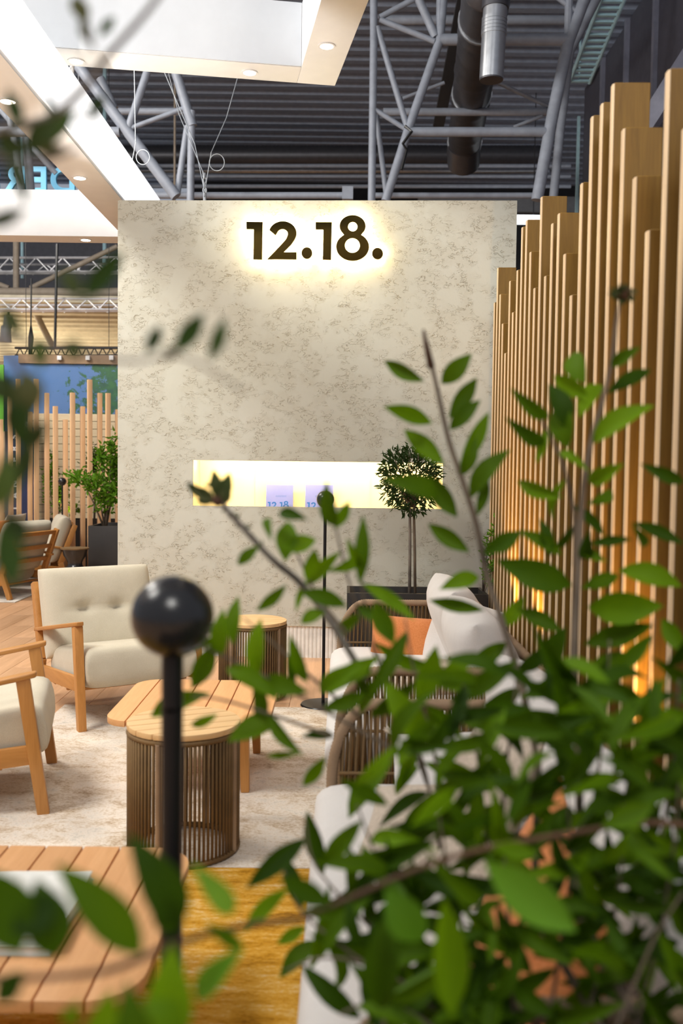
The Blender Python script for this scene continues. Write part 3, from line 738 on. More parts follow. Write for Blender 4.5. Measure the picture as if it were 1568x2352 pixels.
def stool(px_c, Y, dia, h, label, rz):
    c = at(px_c, 1500, Y)
    root = empty('rope_stool', label, 'stool', (c.x, Y, 0.008), rz, 'rope stools'); r = dia / 2
    circ = [(r * math.cos(2 * math.pi * k / 48), r * math.sin(2 * math.pi * k / 48)) for k in range(48)]
    n = 6; w = dia / n
    for k in range(n):
        pl = clip(circ, 1, -r + k * w + 0.0022, -r + (k + 1) * w - 0.0022)
        MB().prism(pl, h - 0.02, h).put('plank', 'teak_x', root, bevel=0.0025)
    MB().lathe([(0.001, 0), (r * .9, 0), (r * .9, 0.01), (0.001, .01)], 32, (0, 0, h - 0.031)).put('top_plate', 'black_metal', root)
    rr = r * 0.975; ropes = MB(); nn = 76
    for k in range(nn):
        a = 2 * math.pi * k / nn
        ropes.tube([(rr * math.cos(a), rr * math.sin(a), z) for z in (0.012, h * .5, h - 0.026)], 0.0049, 6)
    o = ropes.put('rope_wrap', 'rope', root, smooth=True); o['kind'] = 'stuff'
    for z in (0.012, h - 0.032):
        ring = MB().tube([(rr * 0.985 * math.cos(2 * math.pi * k / 120), rr * 0.985 * math.sin(2 * math.pi * k / 120), z) for k in range(120)], [0.011 * (1 - 0.14 * (k % 2)) for k in range(120)], 8, closed=True)
        ring.put('ring', 'rope', root, smooth=True)
    for k in range(4):
        a = R(48 + 90 * k); pts = [(rr * math.cos(a), rr * math.sin(a), 0.012 + (h - 0.045) * j / 90) for j in range(91)]
        MB().tube(pts, [0.0105 * (1 - 0.16 * (j % 2)) for j in range(91)], 8).put('wrapped_post', 'rope_pale', root, smooth=True)
stool(423, 3.36, 0.398, 0.46, 'round rope wrapped stool with slatted teak top, nearest on the rose rug', R(25))
stool(580, 5.62, 0.40, 0.45, 'round rope wrapped stool with slatted teak top, farther one near the wall', R(8))

# ================================================================ armchairs
def armchair(loc, rz, label):
    root = empty('armchair', label, 'armchair', loc, rz, 'teak armchairs with cream cushions'); hw = 0.325
    for s in (-1, 1):
        x = s * hw
        MB().bar((x, -0.42, 0), (x, -0.345, 0.535), 0.046, 0.042, (0, 1, 0), 1.12).put('leg', 'chair_teak_z', root, bevel=0.005)
        rl = MB()
        rl.bar((x, 0.435, 0), (x, 0.345, 0.25), 0.05, 0.036, (0, 1, 0), 1.2)
        rl.bar((x, 0.345, 0.24), (x, 0.505, 0.665), 0.06, 0.036, (0, 1, 0), 0.9)
        rl.put('rear_leg', 'chair_teak_z', root, bevel=0.005)
        MB().bar((x, -0.375, 0.238), (x, 0.36, 0.170), 0.075, 0.026, (0, 0, 1)).put('side_rail', 'chair_teak', root, bevel=0.004)
        poly = [(x + dx, y) for dx, y in ((-0.018, 0.455), (0.018, 0.455), (0.030, 0.2), (0.032, -0.1), (0.028, -0.36), (0.018, -0.395), (-0.018, -0.395), (-0.028, -0.36), (-0.032, -0.1), (-0.030, 0.2))]
        arm = MB().prism(poly[::-1], 0.536, 0.558); arm.v = [(a, b_, c - (b_ + 0.36) * 0.185) for a, b_, c in arm.v]
        arm.put('armrest', 'chair_teak', root, bevel=0.007, seg=3)
    MB().box((0, -0.10, 0.175), (2 * hw - 0.03, 0.026, 0.05)).put('front_rail', 'chair_teak', root, bevel=0.004)
    for z, y in ((0.36, 0.392), (0.49, 0.440), (0.635, 0.493)):
        MB().box((0, y, z), (2 * hw - 0.02, 0.022, 0.042), (R(-20), 0, 0)).put('back_slat', 'chair_teak', root, bevel=0.004)
    sb = MB()
    for k in range(5): sb.box((0, -0.24 + k * 0.13, 0.185 - k * 0.014), (2 * hw - 0.03, 0.05, 0.014))
    sb.put('seat_base', 'chair_teak', root)
    me = cushion(0.60, 0.68, 0.175, 12, 3.0, 22, seam=0.045).mesh('seat_cushion', 'cream_fabric', smooth=True)
    link('seat_cushion', me, root, mw=Matrix.Translation((0, -0.095, 0.275)) @ Matrix.Rotation(R(-8.5), 4, 'X'))
    me = cushion(0.655, 0.52, 0.17, 7, 2.4, 34, groove=0.012, dents=((-0.30, 0.02, 0.040, 0.10), (0.30, 0.02, 0.040, 0.10), (-0.30, 0.02, 0.016, 0.3), (0.30, 0.02, 0.016, 0.3)), seam=0.012).mesh('back_cushion', 'cream_fabric', smooth=True)
    link('back_cushion', me, root, mw=Matrix.Translation((0, 0.325, 0.505)) @ Matrix.Rotation(R(70), 4, 'X') )
    return root
armchair((-1.257, 5.348, 0.0), R(32), 'teak armchair with tufted cream cushions standing behind the rose rug')
armchair((-1.635, 3.893, 0.004), R(104), 'teak armchair cut by the left edge, facing the coffee table')
armchair((-3.54, 9.80, 0.008), R(-110), 'teak ladder back armchair seen from behind in the far left lounge')
armchair((-3.52, 10.68, 0.008), R(-70), 'teak armchair half hidden beyond the ladder back one by the posts')

def pillow(name, w, d, h, mat, loc, rot, label, cat='cushion', tassel=False, group=None, p=2.6, q=1.7):
    root = empty(name, label, cat, loc, 0, group); root.rotation_euler = rot
    cushion(w, d, h, p, q, 16, pinch=0.06 if p < 3 else 0.0).put('cover', mat, root, smooth=True)
    pp = []
    n = 60
    if tassel:
        t = MB()
        for sx in (-1, 1):
            for sy in (-1, 1):
                c = Vector((sx * w / 2, sy * d / 2, 0))
                for k in range(9):
                    a = Vector((sx * (0.6 + random.random() * .6), sy * (0.6 + random.random() * .6), random.uniform(-.5, .5))).normalized(); t.tube([c * 0.985, c + a * 0.018, c + a * 0.035 + Vector((0, 0, -.004))], [0.0035, 0.003, 0.001], 5)
        t.put('tassel', 'linen', root, smooth=True)
    return root
pillow('throw_pillow', 0.42, 0.42, 0.14, 'linen', (-3.70, 10.72, 0.58), (R(70), 0, R(-100)), 'beige scatter cushion on the farthest armchair')
pillow('throw_pillow', 0.40, 0.40, 0.13, 'orange_fabric', (-3.50, 9.45, 0.60), (R(68), 0, R(-150)), 'orange scatter cushion at the left edge in the far lounge')

# ================================================================ rope sofas
def sofa(y_far, y_near, X0, label, back=True):
    root = empty('rope_sofa', label, 'sofa', (X0, (y_far + y_near) / 2, 0.008), 0, 'rope sofas along the slat screen')
    L = y_far - y_near; D = 0.72; Zt = 0.642; zb = 0.24; r = 0.135; rz_ = 0.24
    def arm_path(n_arc=14):
        p = [(0, 0.0)] + [(0, 0.05 * k) for k in range(1, 9)]
        p += [(r - r * math.cos(R(90 * k / n_arc)), Zt - rz_ + rz_ * math.sin(R(90 * k / n_arc))) for k in range(n_arc + 1)]
        p += [(r + (D - r) * k / 12, Zt) for k in range(1, 13)]
        return p
    def resample(pts, step):
        out = [Vector(pts[0])]; acc = 0
        for a, b in zip(pts[:-1], pts[1:]):
            a = Vector(a); b = Vector(b); l = (b - a).length; t = step - acc
            while t <= l: out.append(a.lerp(b, t / l)); t += step
            acc = (acc + l) % step
        return out
    def wrapped(pts, rad, name, step=0.0055):
        pts = resample(pts, step)
        return MB().tube(pts, [rad * (1 - 0.13 * (k % 2)) for k in range(len(pts))], 9).put(name, 'rope_pale', root, smooth=True)
    for s, yy in ((1, L / 2), (-1, -L / 2)):
        P = [Vector((x, yy, z)) for x, z in arm_path()]
        wrapped(P, 0.0185, 'arm_frame')
        ropes = MB(); n = 33
        for layer in (-1, 1):
            for k in range(n):
                x = 0.02 + (D - 0.03) * (k + 0.5) / n
                zt = Zt if x > r else Zt - rz_ + rz_ * math.sqrt(max(0, 1 - ((r - x) / r) ** 2))
                sl = 0.007 * layer
                ropes.tube([(x + sl, yy + 0.013 * layer, zb), (x, yy + 0.011 * layer, (zb + zt) / 2), (x - sl, yy + 0.009 * layer, zt)], 0.0046, 5)
        o = ropes.put('arm_weave', 'rope', root, smooth=True); o['kind'] = 'stuff'
        bnd = MB()
        for k in range(3): bnd.tube([(0.0, yy, zb + 0.002 + 0.012 * k), (D, yy, zb + 0.002 + 0.012 * k)], 0.008, 6)
        bnd.tube([(0.02, yy - 0.014, 0.43), (D, yy - 0.014, 0.43)], 0.006, 6)
        bnd.put('arm_rail', 'rope', root, smooth=True)
        MB().tube([(D, yy, 0), (D, yy, Zt)], 0.0185, 9).put('rear_leg', 'rope_pale', root, smooth='auto')
    wrapped([Vector((D, -L / 2 + L * k / 30, Zt)) for k in range(31)], 0.0185, 'back_frame', 0.008)
    bk = MB(); n = int(L / 0.024)
    for k in range(n):
        y = -L / 2 + L * (k + .5) / n; bk.tube([(D, y, zb), (D + 0.006, y, Zt)], 0.005, 5)
    o = bk.put('back_weave', 'rope', root, smooth=True); o['kind'] = 'stuff'
    MB().box((D / 2 + 0.0, 0, zb - 0.02), (D - 0.03, L - 0.02, 0.035)).put('seat_frame', 'black_metal', root)
    for s in (-1, 1):
        me = cushion(0.70, L / 2 - 0.035, 0.175, 10, 2.6, 18, seam=0.03).mesh('seat_cushion', 'white_fabric', smooth=True)
        link('seat_cushion', me, root, mw=Matrix.Translation((0.30, s * (L / 4 - 0.008), 0.325)))
        me = cushion(0.46, L / 2 - 0.07, 0.22, 4, 2.0, 18, seam=0.01).mesh('back_cushion', 'white_fabric', smooth=True)
        link('back_cushion', me, root, mw=Matrix.Translation((0.585, s * (L / 4 - 0.015), 0.595)) @ Matrix.Rotation(R(68 if s > 0 else 64), 4, 'Y'))
    return root
sofa(5.06, 3.37, 0.0, 'brown rope sofa with white cushions beside the planter, farther of two')
sofa(2.905, 1.26, -0.02, 'brown rope sofa with white cushions behind the shrub, nearer of two')
pillow('throw_pillow', 0.42, 0.30, 0.13, 'orange_fabric', (0.36, 4.84, 0.475), (R(55), R(3), R(-4)), 'orange cushion leaning on the far arm of the farther sofa')
pillow('throw_pillow', 0.45, 0.44, 0.19, 'white_fabric', (0.585, 4.66, 0.50), (R(72), R(4), R(-58)), 'large white cushion propped in the far corner of the farther sofa', p=3.1, q=1.9)
pillow('throw_pillow', 0.40, 0.40, 0.11, 'linen', (0.38, 4.10, 0.462), (R(6), R(-3), R(20)), 'beige linen cushion lying on the farther sofa seat', tassel=True)
pillow('throw_pillow', 0.44, 0.36, 0.14, 'white_fabric', (0.36, 2.66, 0.475), (R(48), R(-8), R(-14)), 'white cushion leaning on the rope arm of the nearer sofa', tassel=True)
pillow('throw_pillow', 0.40, 0.38, 0.12, 'linen', (0.26, 2.36, 0.47), (R(14), R(-4), R(-14)), 'beige tasselled cushion lying on the nearer sofa seat', tassel=True)
pillow('throw_pillow', 0.44, 0.44, 0.16, 'orange_fabric', (0.36, 1.62, 0.565), (R(66), R(6), R(-84)), 'crumpled orange cushion under the shrub at lower right')
pillow('throw_pillow', 0.42, 0.42, 0.14, 'linen', (0.34, 2.26, 0.575), (R(64), R(-8), R(-80)), 'beige linen cushion upright against the nearer sofa back', tassel=True)

# ================================================================ globe lamps
def lamp(px, py, Y, base_z, label, rad=0.05, pr=0.0125):
    c = at(px, py, Y)
    root = empty('floor_lamp', label, 'lamp', (c.x, Y, base_z), 0, 'black globe floor lamps'); hz = c.z - base_z
    MB().lathe([(0.0005, 0), (0.125, 0), (0.13, 0.006), (0.125, 0.014), (0.02, 0.02), (0.0005, 0.02)], 40).put('base', 'black_metal', root, smooth='auto')
    MB().tube([(0, 0, 0.015), (0, 0, hz - rad * 2.2)], pr, 14).put('pole', 'black_metal', root, smooth='auto')
    MB().tube([(0, 0, hz - rad * 2.3), (0, 0, hz - rad * .85)], pr, 14).put('neck', 'black_metal', root, smooth='auto')
    g = MB().sphere((0, 0, hz), rad, 40, 24).put('globe', 'black_gloss', root, smooth=True)
    return root
lamp(396, 1416, 1.22, 0.008, 'black globe lamp on a black pole, large in front of the coffee table', 0.053, 0.0142)
lamp(747, 1147, 5.42, 0.0, 'slim black floor lamp with small globe before the lit niche', 0.05, 0.009)
lamp(143, 1106, 10.9, 0.0, 'distant black globe lamp beside the wooden posts', 0.047, 0.009)

# ================================================================ foliage helpers
def leaf_mesh(name, mat, L=7, fold=0.16, curl=0.12, p=0.8):
    mb = MB(); vs = []; fs = []
    for i in range(L + 1):
        t = i / L; w = 0.5 * (0.03 + 0.97 * math.sin(math.pi * min(1, t ** p)) ** 0.95); z = -curl * (t * 2 - 0.9) ** 2 + curl * 0.8
        vs += [(-w, t, z + fold * w), (0, t, z), (w, t, z + fold * w)]
    for i in range(L):
        a = i * 3; fs += [(a, a + 1, a + 4, a + 3), (a + 1, a + 2, a + 5, a + 4)]
    mb.add(vs, fs); return mb.mesh(name, mat, smooth=True)
LM = {}
for mn in ('leaf_green', 'leaf_deep', 'leaf_olive', 'leaf_olive_dark', 'leaf_bright'):
    LM[mn] = [leaf_mesh('leaf', mn, 7, f, c, p) for f, c, p in ((0.25, 0.10, 0.92), (0.3, -0.06, 1.0), (0.2, 0.16, 0.88))]
def leaf_matrix(b, t, wid, roll=None):
    y = (t - b); ln = y.length; y = y / ln
    tc = (CP - (b + t) / 2).normalized(); z = (tc - y * tc.dot(y))
    if z.length < 1e-3: z = Vector((0, 0, 1))
    z.normalize(); x = y.cross(z)
    a = random.uniform(-0.85, 0.85) if roll is None else roll
    z2 = z * math.cos(a) + x * math.sin(a); x2 = y.cross(z2)
    return Matrix(((x2.x * wid, y.x * ln, z2.x * ln, b.x), (x2.y * wid, y.y * ln, z2.y * ln, b.y), (x2.z * wid, y.z * ln, z2.z * ln, b.z), (0, 0, 0, 1)))
class Plant:
    def __init__(s, name, label, cat, loc, group=None, limit=290, foliage_mat='leaf_deep'):
        s.root = empty(name, label, cat, loc, 0, group); s.inv = s.root.matrix_basis.inverted(); s.n = 0; s.limit = limit; s.extra = MB(); s.fm = foliage_mat
    def leaf(s, b, t, wid, mat='leaf_green', roll=None):
        m = leaf_matrix(b, t, wid, roll)
        me = random.choice(LM[mat])
        if s.n < s.limit:
            o = link('leaf', me, s.root); o.matrix_local = s.inv @ m; s.n += 1
        else:
            mm = s.inv @ m; s.extra.add([mm @ v.co for v in me.vertices], [tuple(p.vertices) for p in me.polygons])
    def pleaf(s, b, t, Y, wpx, mat='leaf_green', roll=None, dY=0.0):
        B = at(b[0], b[1], Y); T = at(t[0], t[1], Y + dY)
        s.leaf(B, T, wpx * 1.0 / F * Y, mat, roll)
    def stem(s, pts, r, mat='bark', name='branch', n=7):
        rs = [r[0] + (r[1] - r[0]) * k / (len(pts) - 1) for k in range(len(pts))] if isinstance(r, tuple) else r
        MB().tube([s.inv @ Vector(p) for p in pts], rs, n).put(name, mat, s.root, smooth=True)
    def bush(s, n, fn):
        for _ in range(n): fn(s)
    def done(s):
        if s.extra.v:
            o = s.extra.put('foliage', s.fm, s.root, smooth=True); o['kind'] = 'stuff'
def smooth_path(pts, k=5):
    out = []
    P = [pts[0]] + list(pts) + [pts[-1]]
    for i in range(1, len(P) - 2):
        for j in range(k):
            t = j / k; a, b, c, d = (Vector(q) for q in P[i - 1:i + 3])
            out.append(0.5 * ((2 * b) + (c - a) * t + (2 * a - 5 * b + 4 * c - d) * t * t + (3 * b - a - 3 * c + d) * t ** 3))
    out.append(Vector(pts[-1])); return out
def twig(pl, px, Y, lpx, wpx, step, mats=('leaf_green',), r=(0.005, 0.002), bark='bark', skip=0.0, spread=(32, 68), jitter=0.25, start=0.0, yvar=0.06):
    pts3 = [Vector((x, y, (Y[i] if isinstance(Y, (list, tuple)) else Y))) for i, (x, y) in enumerate(px)]
    sp = smooth_path(pts3, 6)
    pl.stem([at(p.x, p.y, p.z) for p in sp], r, bark)
    acc = 0.0; side = 1; tot = 0.0; full = sum((sp[i + 1].xy - sp[i].xy).length for i in range(len(sp) - 1))
    for i in range(len(sp) - 1):
        d = (sp[i + 1] - sp[i]); l = d.xy.length
        acc += l; tot += l
        if acc < step or tot < start * full: continue
        acc = 0
        if random.random() < skip: continue
        ang = math.atan2(d.y, d.x) + side * R(random.uniform(*spread)); side = -side
        ln = lpx * random.uniform(1 - jitter, 1 + jitter); b = sp[i]
        Yb = b.z; tb = at(b.x, b.y, Yb); tt = at(b.x + math.cos(ang) * ln, b.y + math.sin(ang) * ln, Yb + random.uniform(-yvar, yvar))
        pl.leaf(tb, tt, wpx / F * Yb * random.uniform(.8, 1.1), random.choice(mats))

# ---------------------------------------------------------------- planter tree by the wall
def trough_and_tree():
    a = at(797, 1362, 6.02); x1 = at(1122, 1362, 6.02).x; zt = a.z
    ps = MB(); x0 = a.x; w = x1 - x0; d = 0.36; y0 = 6.02
    root = empty('planter', 'long black planter trough in front of the plaster wall', 'planter', (x0 + w / 2, y0 + d / 2, 0)); h = zt
    for c, s in (((0, -d / 2 + .01, h / 2), (w, 0.02, h)), ((0, d / 2 - .01, h / 2), (w, 0.02, h)), ((-w / 2 + .01, 0, h / 2), (0.02, d - .04, h)), ((w / 2 - .01, 0, h / 2), (0.02, d - .04, h)), ((0, 0, 0.02), (w - .04, d - .04, 0.04))): ps.box(c, s)
    ps.put('trough', 'black_box', root, bevel=0.002); MB().box((0, 0, h - 0.06), (w - 0.042, d - 0.042, 0.04)).put('soil', 'soil', root)
    Y = 6.2; pl = Plant('olive_tree', 'small ball crowned olive standard with twin thin trunks in the black trough', 'tree', (at(945, 1362, Y).x, Y, zt - 0.045), limit=0, foliage_mat='leaf_olive_dark')
    b0 = at(940, 1366, Y); b1 = at(953, 1366, Y)
    pl.stem([b0 - Vector((0, 0, .03)), at(941, 1270, Y), at(941, 1172, Y), at(935, 1120, Y)], (0.011, 0.008), 'bark_grey', 'trunk'); pl.stem([b1 - Vector((0, 0, .03)), at(952, 1270, Y), at(950, 1172, Y), at(960, 1110, Y)], (0.010, 0.008), 'bark', 'trunk')
    cc = at(942, 1098, Y); s = Y / F
    tw = []
    for k in range(26):
        a_ = random.uniform(0, 2 * math.pi); e = random.uniform(-0.7, 1.2)
        dr = Vector((math.cos(a_) * math.cos(e), math.sin(a_) * math.cos(e), math.sin(e)))
        st = at(946, 1165, Y); en = cc + Vector((dr.x * 66 * s, dr.y * 66 * s, dr.z * 74 * s)); pl.stem([st, (st + en) / 2 + Vector((0, 0, .01)), en], (0.005, 0.0015), 'bark', 'branch', 5)
    for k in range(1150):
        v = Vector((random.gauss(0, 1), random.gauss(0, 1), random.gauss(0, 1))).normalized(); rr = random.uniform(0.25, 1.0) ** 0.5
        p = cc + Vector((v.x * 70 * s * rr, v.y * 70 * s * rr, v.z * 78 * s * rr))
        if v.z < -0.3: p.z -= 0.02 * random.random()
        dr = (v * 0.8 + Vector((random.uniform(-1, 1), random.uniform(-1, 1), random.uniform(-1, 1))) * 0.8).normalized()
        pl.leaf(p, p + dr * random.uniform(0.035, 0.06), random.uniform(0.009, 0.014), 'leaf_olive_dark', random.uniform(-1.5, 1.5))
    pl.done()
    # small green shrub at the right end of the trough, tucked against the slats
    p2 = Plant('shrub', 'small bright green shrub at the slat end of the black trough', 'shrub', (at(1108, 1362, 6.2).x, 6.2, zt - 0.045), limit=0, foliage_mat='leaf_bright')
    for (x, y) in ((1148, 1180), (1150, 1235), (1128, 1225), (1152, 1280), (1140, 1300), (1150, 1340)):
        bs = at(1108, 1364, 6.2); tp = at(x - 4, y, 6.1); pl2 = [bs - Vector((0, 0, .02)), (bs + tp) / 2 + Vector((-.02, 0, .03)), tp]; p2.stem(pl2, (0.004, 0.0015), 'bark', 'branch', 5)
        for k in range(26):
            t = random.uniform(0.35, 1.0); b = pl2[1].lerp(pl2[2], max(0, t * 2 - 1)) if t > .5 else pl2[0].lerp(pl2[1], t * 2)
            dr = Vector((random.uniform(-1, 1), random.uniform(-1, 1), random.uniform(-.4, 1))).normalized(); p2.leaf(b, b + dr * random.uniform(.03, .05), 0.012, 'leaf_bright')
    p2.done()
trough_and_tree()

# ================================================================ far left lounge
def lounge():
    # wooden posts
    posts = [(2, 963, 11), (20, 902, 11), (42, 871, 12), (65, 945, 12), (82.5, 871, 12), (104, 902, 12), (127, 933, 12), (147, 963, 11), (166.5, 902, 12), (187, 933, 12), (206, 872, 11), (226.5, 902, 11), (248, 903, 11), (268, 940, 11), (290, 880, 11)]
    Y = 11.2; me = {}
    root = empty('post_screen', 'screen of pale square wooden posts with staggered tops in the far left lounge', 'screen', (at(140, 1300, Y).x, Y, 0))
    for i, (px, py, w) in enumerate(posts):
        p = at(px, py, Y); zz = p.z
        b = MB().box((p.x - root.location.x, (i % 2) * 0.05, zz / 2 + 0.01), (0.052, 0.052, zz - 0.02), (0, 0, R(28)))
        b.put('post', 'post_pine', root, bevel=0.004)
    x0, x1 = at(-60, 1200, Y).x, at(300, 1200, Y).x
    MB().box(((x0 + x1) / 2 - root.location.x, 0.02, 0.010), (x1 - x0, 0.2, 0.02)).put('base_plate', 'black_box', root)
    # black trough behind posts
    Yt = 11.75; z = at(140, 1194, Yt).z; x0, x1 = at(90, 1200, Yt).x, at(320, 1200, Yt).x
    tr = empty('planter', 'low black planter trough behind the wooden posts', 'planter', ((x0 + x1) / 2, Yt + 0.2, 0)); w = x1 - x0
    b = MB()
    for c, s in (((0, -0.19, z / 2), (w, 0.02, z)), ((0, 0.19, z / 2), (w, 0.02, z)), ((-w / 2 + .01, 0, z / 2), (0.02, 0.36, z)), ((w / 2 - .01, 0, z / 2), (0.02, 0.36, z)), ((0, 0, 0.02), (w - .04, 0.36, 0.04))): b.box(c, s)
    b.put('trough', 'black_box', tr); MB().box((0, 0, z - 0.06), (w - .04, 0.36, 0.04)).put('soil', 'soil', tr)
    # cladding wall
    Yw = 12.6; xa, xb = at(68, 950, Yw).x, at(330, 950, Yw).x; zt = at(160, 950, Yw).z
    cw = empty('wall_left', 'pale horizontal timber cladding behind the wooden posts', 'wall', ((xa + xb) / 2, Yw, 0)); cw['kind'] = 'structure'; n = 20; hgt = zt / n
    for k in range(n):
        MB().box((0, 0.01 * (k % 2) * 0.4, (k + .5) * hgt), (xb - xa, 0.025, hgt - 0.006)).put('board', 'cladding', cw, bevel=0.003, seg=1)
    MB().box((0, 0.05, zt / 2), (xb - xa, 0.03, zt - .01)).put('backing', 'black_box', cw)
    # poster
    Yp = 13.4; p0 = at(10, 950 + 40, Yp); p1 = at(300, 820, Yp)
    ps = MB().box(((p0.x + p1.x) / 2, Yp, (p0.z + p1.z) / 2), (p1.x - p0.x, 0.04, p1.z - p0.z))
    o = empty('poster_wall', 'blue sky and tree landscape print above the timber cladding', 'poster', ((p0.x + p1.x) / 2, Yp, 0)); 
    MB().box((0, 0, (p0.z + p1.z) / 2), (p1.x - p0.x, 0.02, p1.z - p0.z)).put('print', 'landscape_print', o)
    MB().box((0, 0.05, (p1.z - 0.05) / 2), (p1.x - p0.x, 0.06, p1.z - 0.05)).put('panel', 'panel_mid', o)
    MB().box(at(200, 826, Yp - 0.03) - o.location, (1.9, 0.04, 0.12)).put('fascia', 'rope_pale', o)
    for px in (202, 256, 137):
        q = at(px, 822, Yp - 0.08) - o.location; MB().box(q, (0.06, 0.05, 0.06)).put('clip_light', 'white_lacquer', o, bevel=0.006)
    g0 = at(-40, 990, Yp - 0.2); g1 = at(9, 838, Yp - 0.2)
    gb = empty('green_banner', 'bright green printed panel at the left edge beside the poster', 'banner', ((g0.x + g1.x) / 2, Yp - 0.2, 0)); MB().box((0, 0, (g0.z + g1.z) / 2), (g1.x - g0.x, 0.03, g1.z - g0.z)).put('print', 'green_print', gb); MB().box((0, 0.03, g0.z / 2), (0.06, 0.03, g0.z)).put('upright', 'black_metal', gb)
    # navy banner with rotated lettering
    Yb = 12.2; b0 = at(26, 1235, Yb); b1 = at(71, 945, Yb)
    bn = empty('banner', 'navy banner with white vertical lettering behind the posts', 'banner', ((b0.x + b1.x) / 2, Yb, 0)); bh = b1.z; 
    MB().box((0, 0, bh / 2 + 0.03), (b1.x - b0.x, 0.012, bh - 0.06)).put('sheet', 'navy', bn); MB().box((0, 0, 0.03), (b1.x - b0.x + .05, 0.16, 0.06)).put('foot', 'aluminium', bn)
    word = 'FLANDERS'
    for i, ch in enumerate(word):
        q = at(40, 1192 - i * 27, Yb - 0.012) - bn.location; text_mesh(ch, 0.115, 0.003, 'letter', 'white_print', bn, Matrix.Translation(q) @ Matrix.Rotation(R(-90), 4, 'Y') @ ROTX, 0.004)
    q = at(55, 979, Yb - 0.012) - bn.location; text_mesh('@', 0.09, 0.003, 'letter', 'white_print', bn, Matrix.Translation(q) @ ROTX, 0.001)
    bb = MB().box((0, 0, 0.9), (0.10, 0.02, 1.8)).put('blue_panel', 'banner_blue'); bb.location = (at(76, 1100, 12.45).x, 12.45, 0); tag(bb, 'narrow blue panel between navy banner and timber cladding', 'panel')
    # mirrored sky-blue letters
    Ys = 13.0; sg = empty('lettering', 'sky blue letters seen from behind above the white frame at left', 'sign', (at(80, 440, Ys).x, Ys, at(80, 445, Ys).z))
    for ch, px in (('S', -18), ('R', 37), ('E', 91), ('D', 146)):
        q = at(px, 442, Ys) - sg.location; text_mesh(ch, 0.475, 0.05, 'letter', 'sky_letters', sg, Matrix.Translation(q) @ Matrix.Rotation(R(180), 4, 'Z') @ ROTX, 0.012)
    MB().box((at(70, 450, Ys).x - sg.location.x, 0.0, -0.03), (2.2, 0.05, 0.05)).put('rail', 'aluminium', sg)
    for px in (-40, 180): MB().tube([at(px, 446, Ys) - sg.location, at(px, 446, Ys) - sg.location + Vector((0, 0.03, 5.2))], 0.004, 6).put('wire', 'wire_steel', sg)
    # aluminium rigging trusses
    for (yt, yb_, Y_, lab, bay) in ((592, 624, 18.0, 'shiny aluminium rigging truss, upper of two at left', 61), (686.5, 711, 15.2, 'shiny aluminium rigging truss, lower of two at left', 50)):
        t = empty('rigging_truss', lab, 'truss', group='aluminium trusses at left'); r = 0.024 * Y_ / 18; off = 0.28
        for y, dy in ((yt, 0), (yb_, 0), (yt + 8, off), (yb_ - 3, off)):
            MB().tube([at(-120, y, Y_) + Vector((0, dy, 0)), at(420, y, Y_) + Vector((0, dy, 0))], r, 8).put('chord', 'aluminium', t, smooth='auto')
        for k in range(9):
            x = -100 + k * bay
            for (xa_, xb_, dy) in ((x, x + bay / 2, 0), (x + bay / 2, x + bay, 0)):
                up = xa_ == x
                MB().tube([at(xa_, yt if up else yb_, Y_), at(xb_, yb_ if up else yt, Y_)], r * 0.55, 6).put('brace', 'aluminium', t); MB().tube([at(xa_ + 12, (yt + 8) if up else yb_, Y_) + Vector((0, off, 0)), at(xb_ + 12, yb_ if up else (yt + 8), Y_) + Vector((0, off, 0))], r * 0.5, 6).put('brace', 'aluminium', t)
    # black low truss
    t = empty('lighting_truss', 'black lattice lighting truss above the blue print', 'truss'); Yk = 15.0
    for y in (799, 817): MB().tube([at(34, y, Yk), at(420, y, Yk)], 0.02, 6).put('chord', 'black_metal', t)
    lat = MB()
    for k in range(40): x = 36 + k * 9.5; lat.tube([at(x, 799 if k % 2 else 817, Yk), at(x + 9.5, 817 if k % 2 else 799, Yk)], 0.010, 5)
    for hx in (60, 250):
        p = at(hx, 800, Yk); MB().tube([p, Vector((p.x, p.y, CAMZ + 7.65))], 0.005, 6).put('hanger', 'black_metal', t)
    o = lat.put('lattice', 'black_metal', t); o['kind'] = 'stuff'
    MB().tube([at(71, 745, Yk), at(71, 775, Yk), at(70, 820, Yk)], [0.01, 0.045, 0.03], 8).put('hoist', 'black_metal', t)
    MB().tube([at(131, 560, Yk), at(126, 800, Yk)], 0.022, 6).put('hanger', 'black_metal', t); MB().tube([at(72, 640, Yk), at(71, 745, Yk)], 0.012, 6).put('hoist_cable', 'black_metal', t)
    # spotlight
    s = empty('stage_light', 'grey stage light hanging at the left edge', 'light'); Yl = 16
    MB().tube([at(19, 726, Yl), at(18, 748, Yl), at(14, 752, Yl), at(13, 785, Yl)], [0.06, 0.075, 0.085, 0.095], 14).put('housing', 'steel_paint', s, smooth='auto'); MB().tube([at(19, 700, Yl), at(19, 730, Yl)], 0.02, 6).put('yoke', 'black_metal', s)
    # large pipe, columns, braces, lit deck
    bp = MB().tube([at(-150, 672, 17), at(420, 672, 17)], 11 / F * 17, 16).put('pipe', 'warm_steel', smooth='auto')
    for hx in (-100, 400): MB().tube([at(hx, 672, 17), Vector((at(hx, 672, 17).x, 17, CAMZ + 7.61))], 0.02, 8).put('hanger', 'warm_steel', bp)
    tag(bp, 'thick beige pipe between the two aluminium trusses at left', 'pipe')
    st = empty('hall_column', 'beige steel column with slanting braces behind the rigging trusses', 'column')
    for px, w in (([(37, 540), (37, 665)], 14), ([(270, 566), (70, 662)], 12), ([(-10, 650), (20, 662)], 12), ([(75, 705), (122, 800)], 15)): tube_part(st, px, 17.3, w, 'warm_steel', 'brace' if w < 14 else 'shaft')
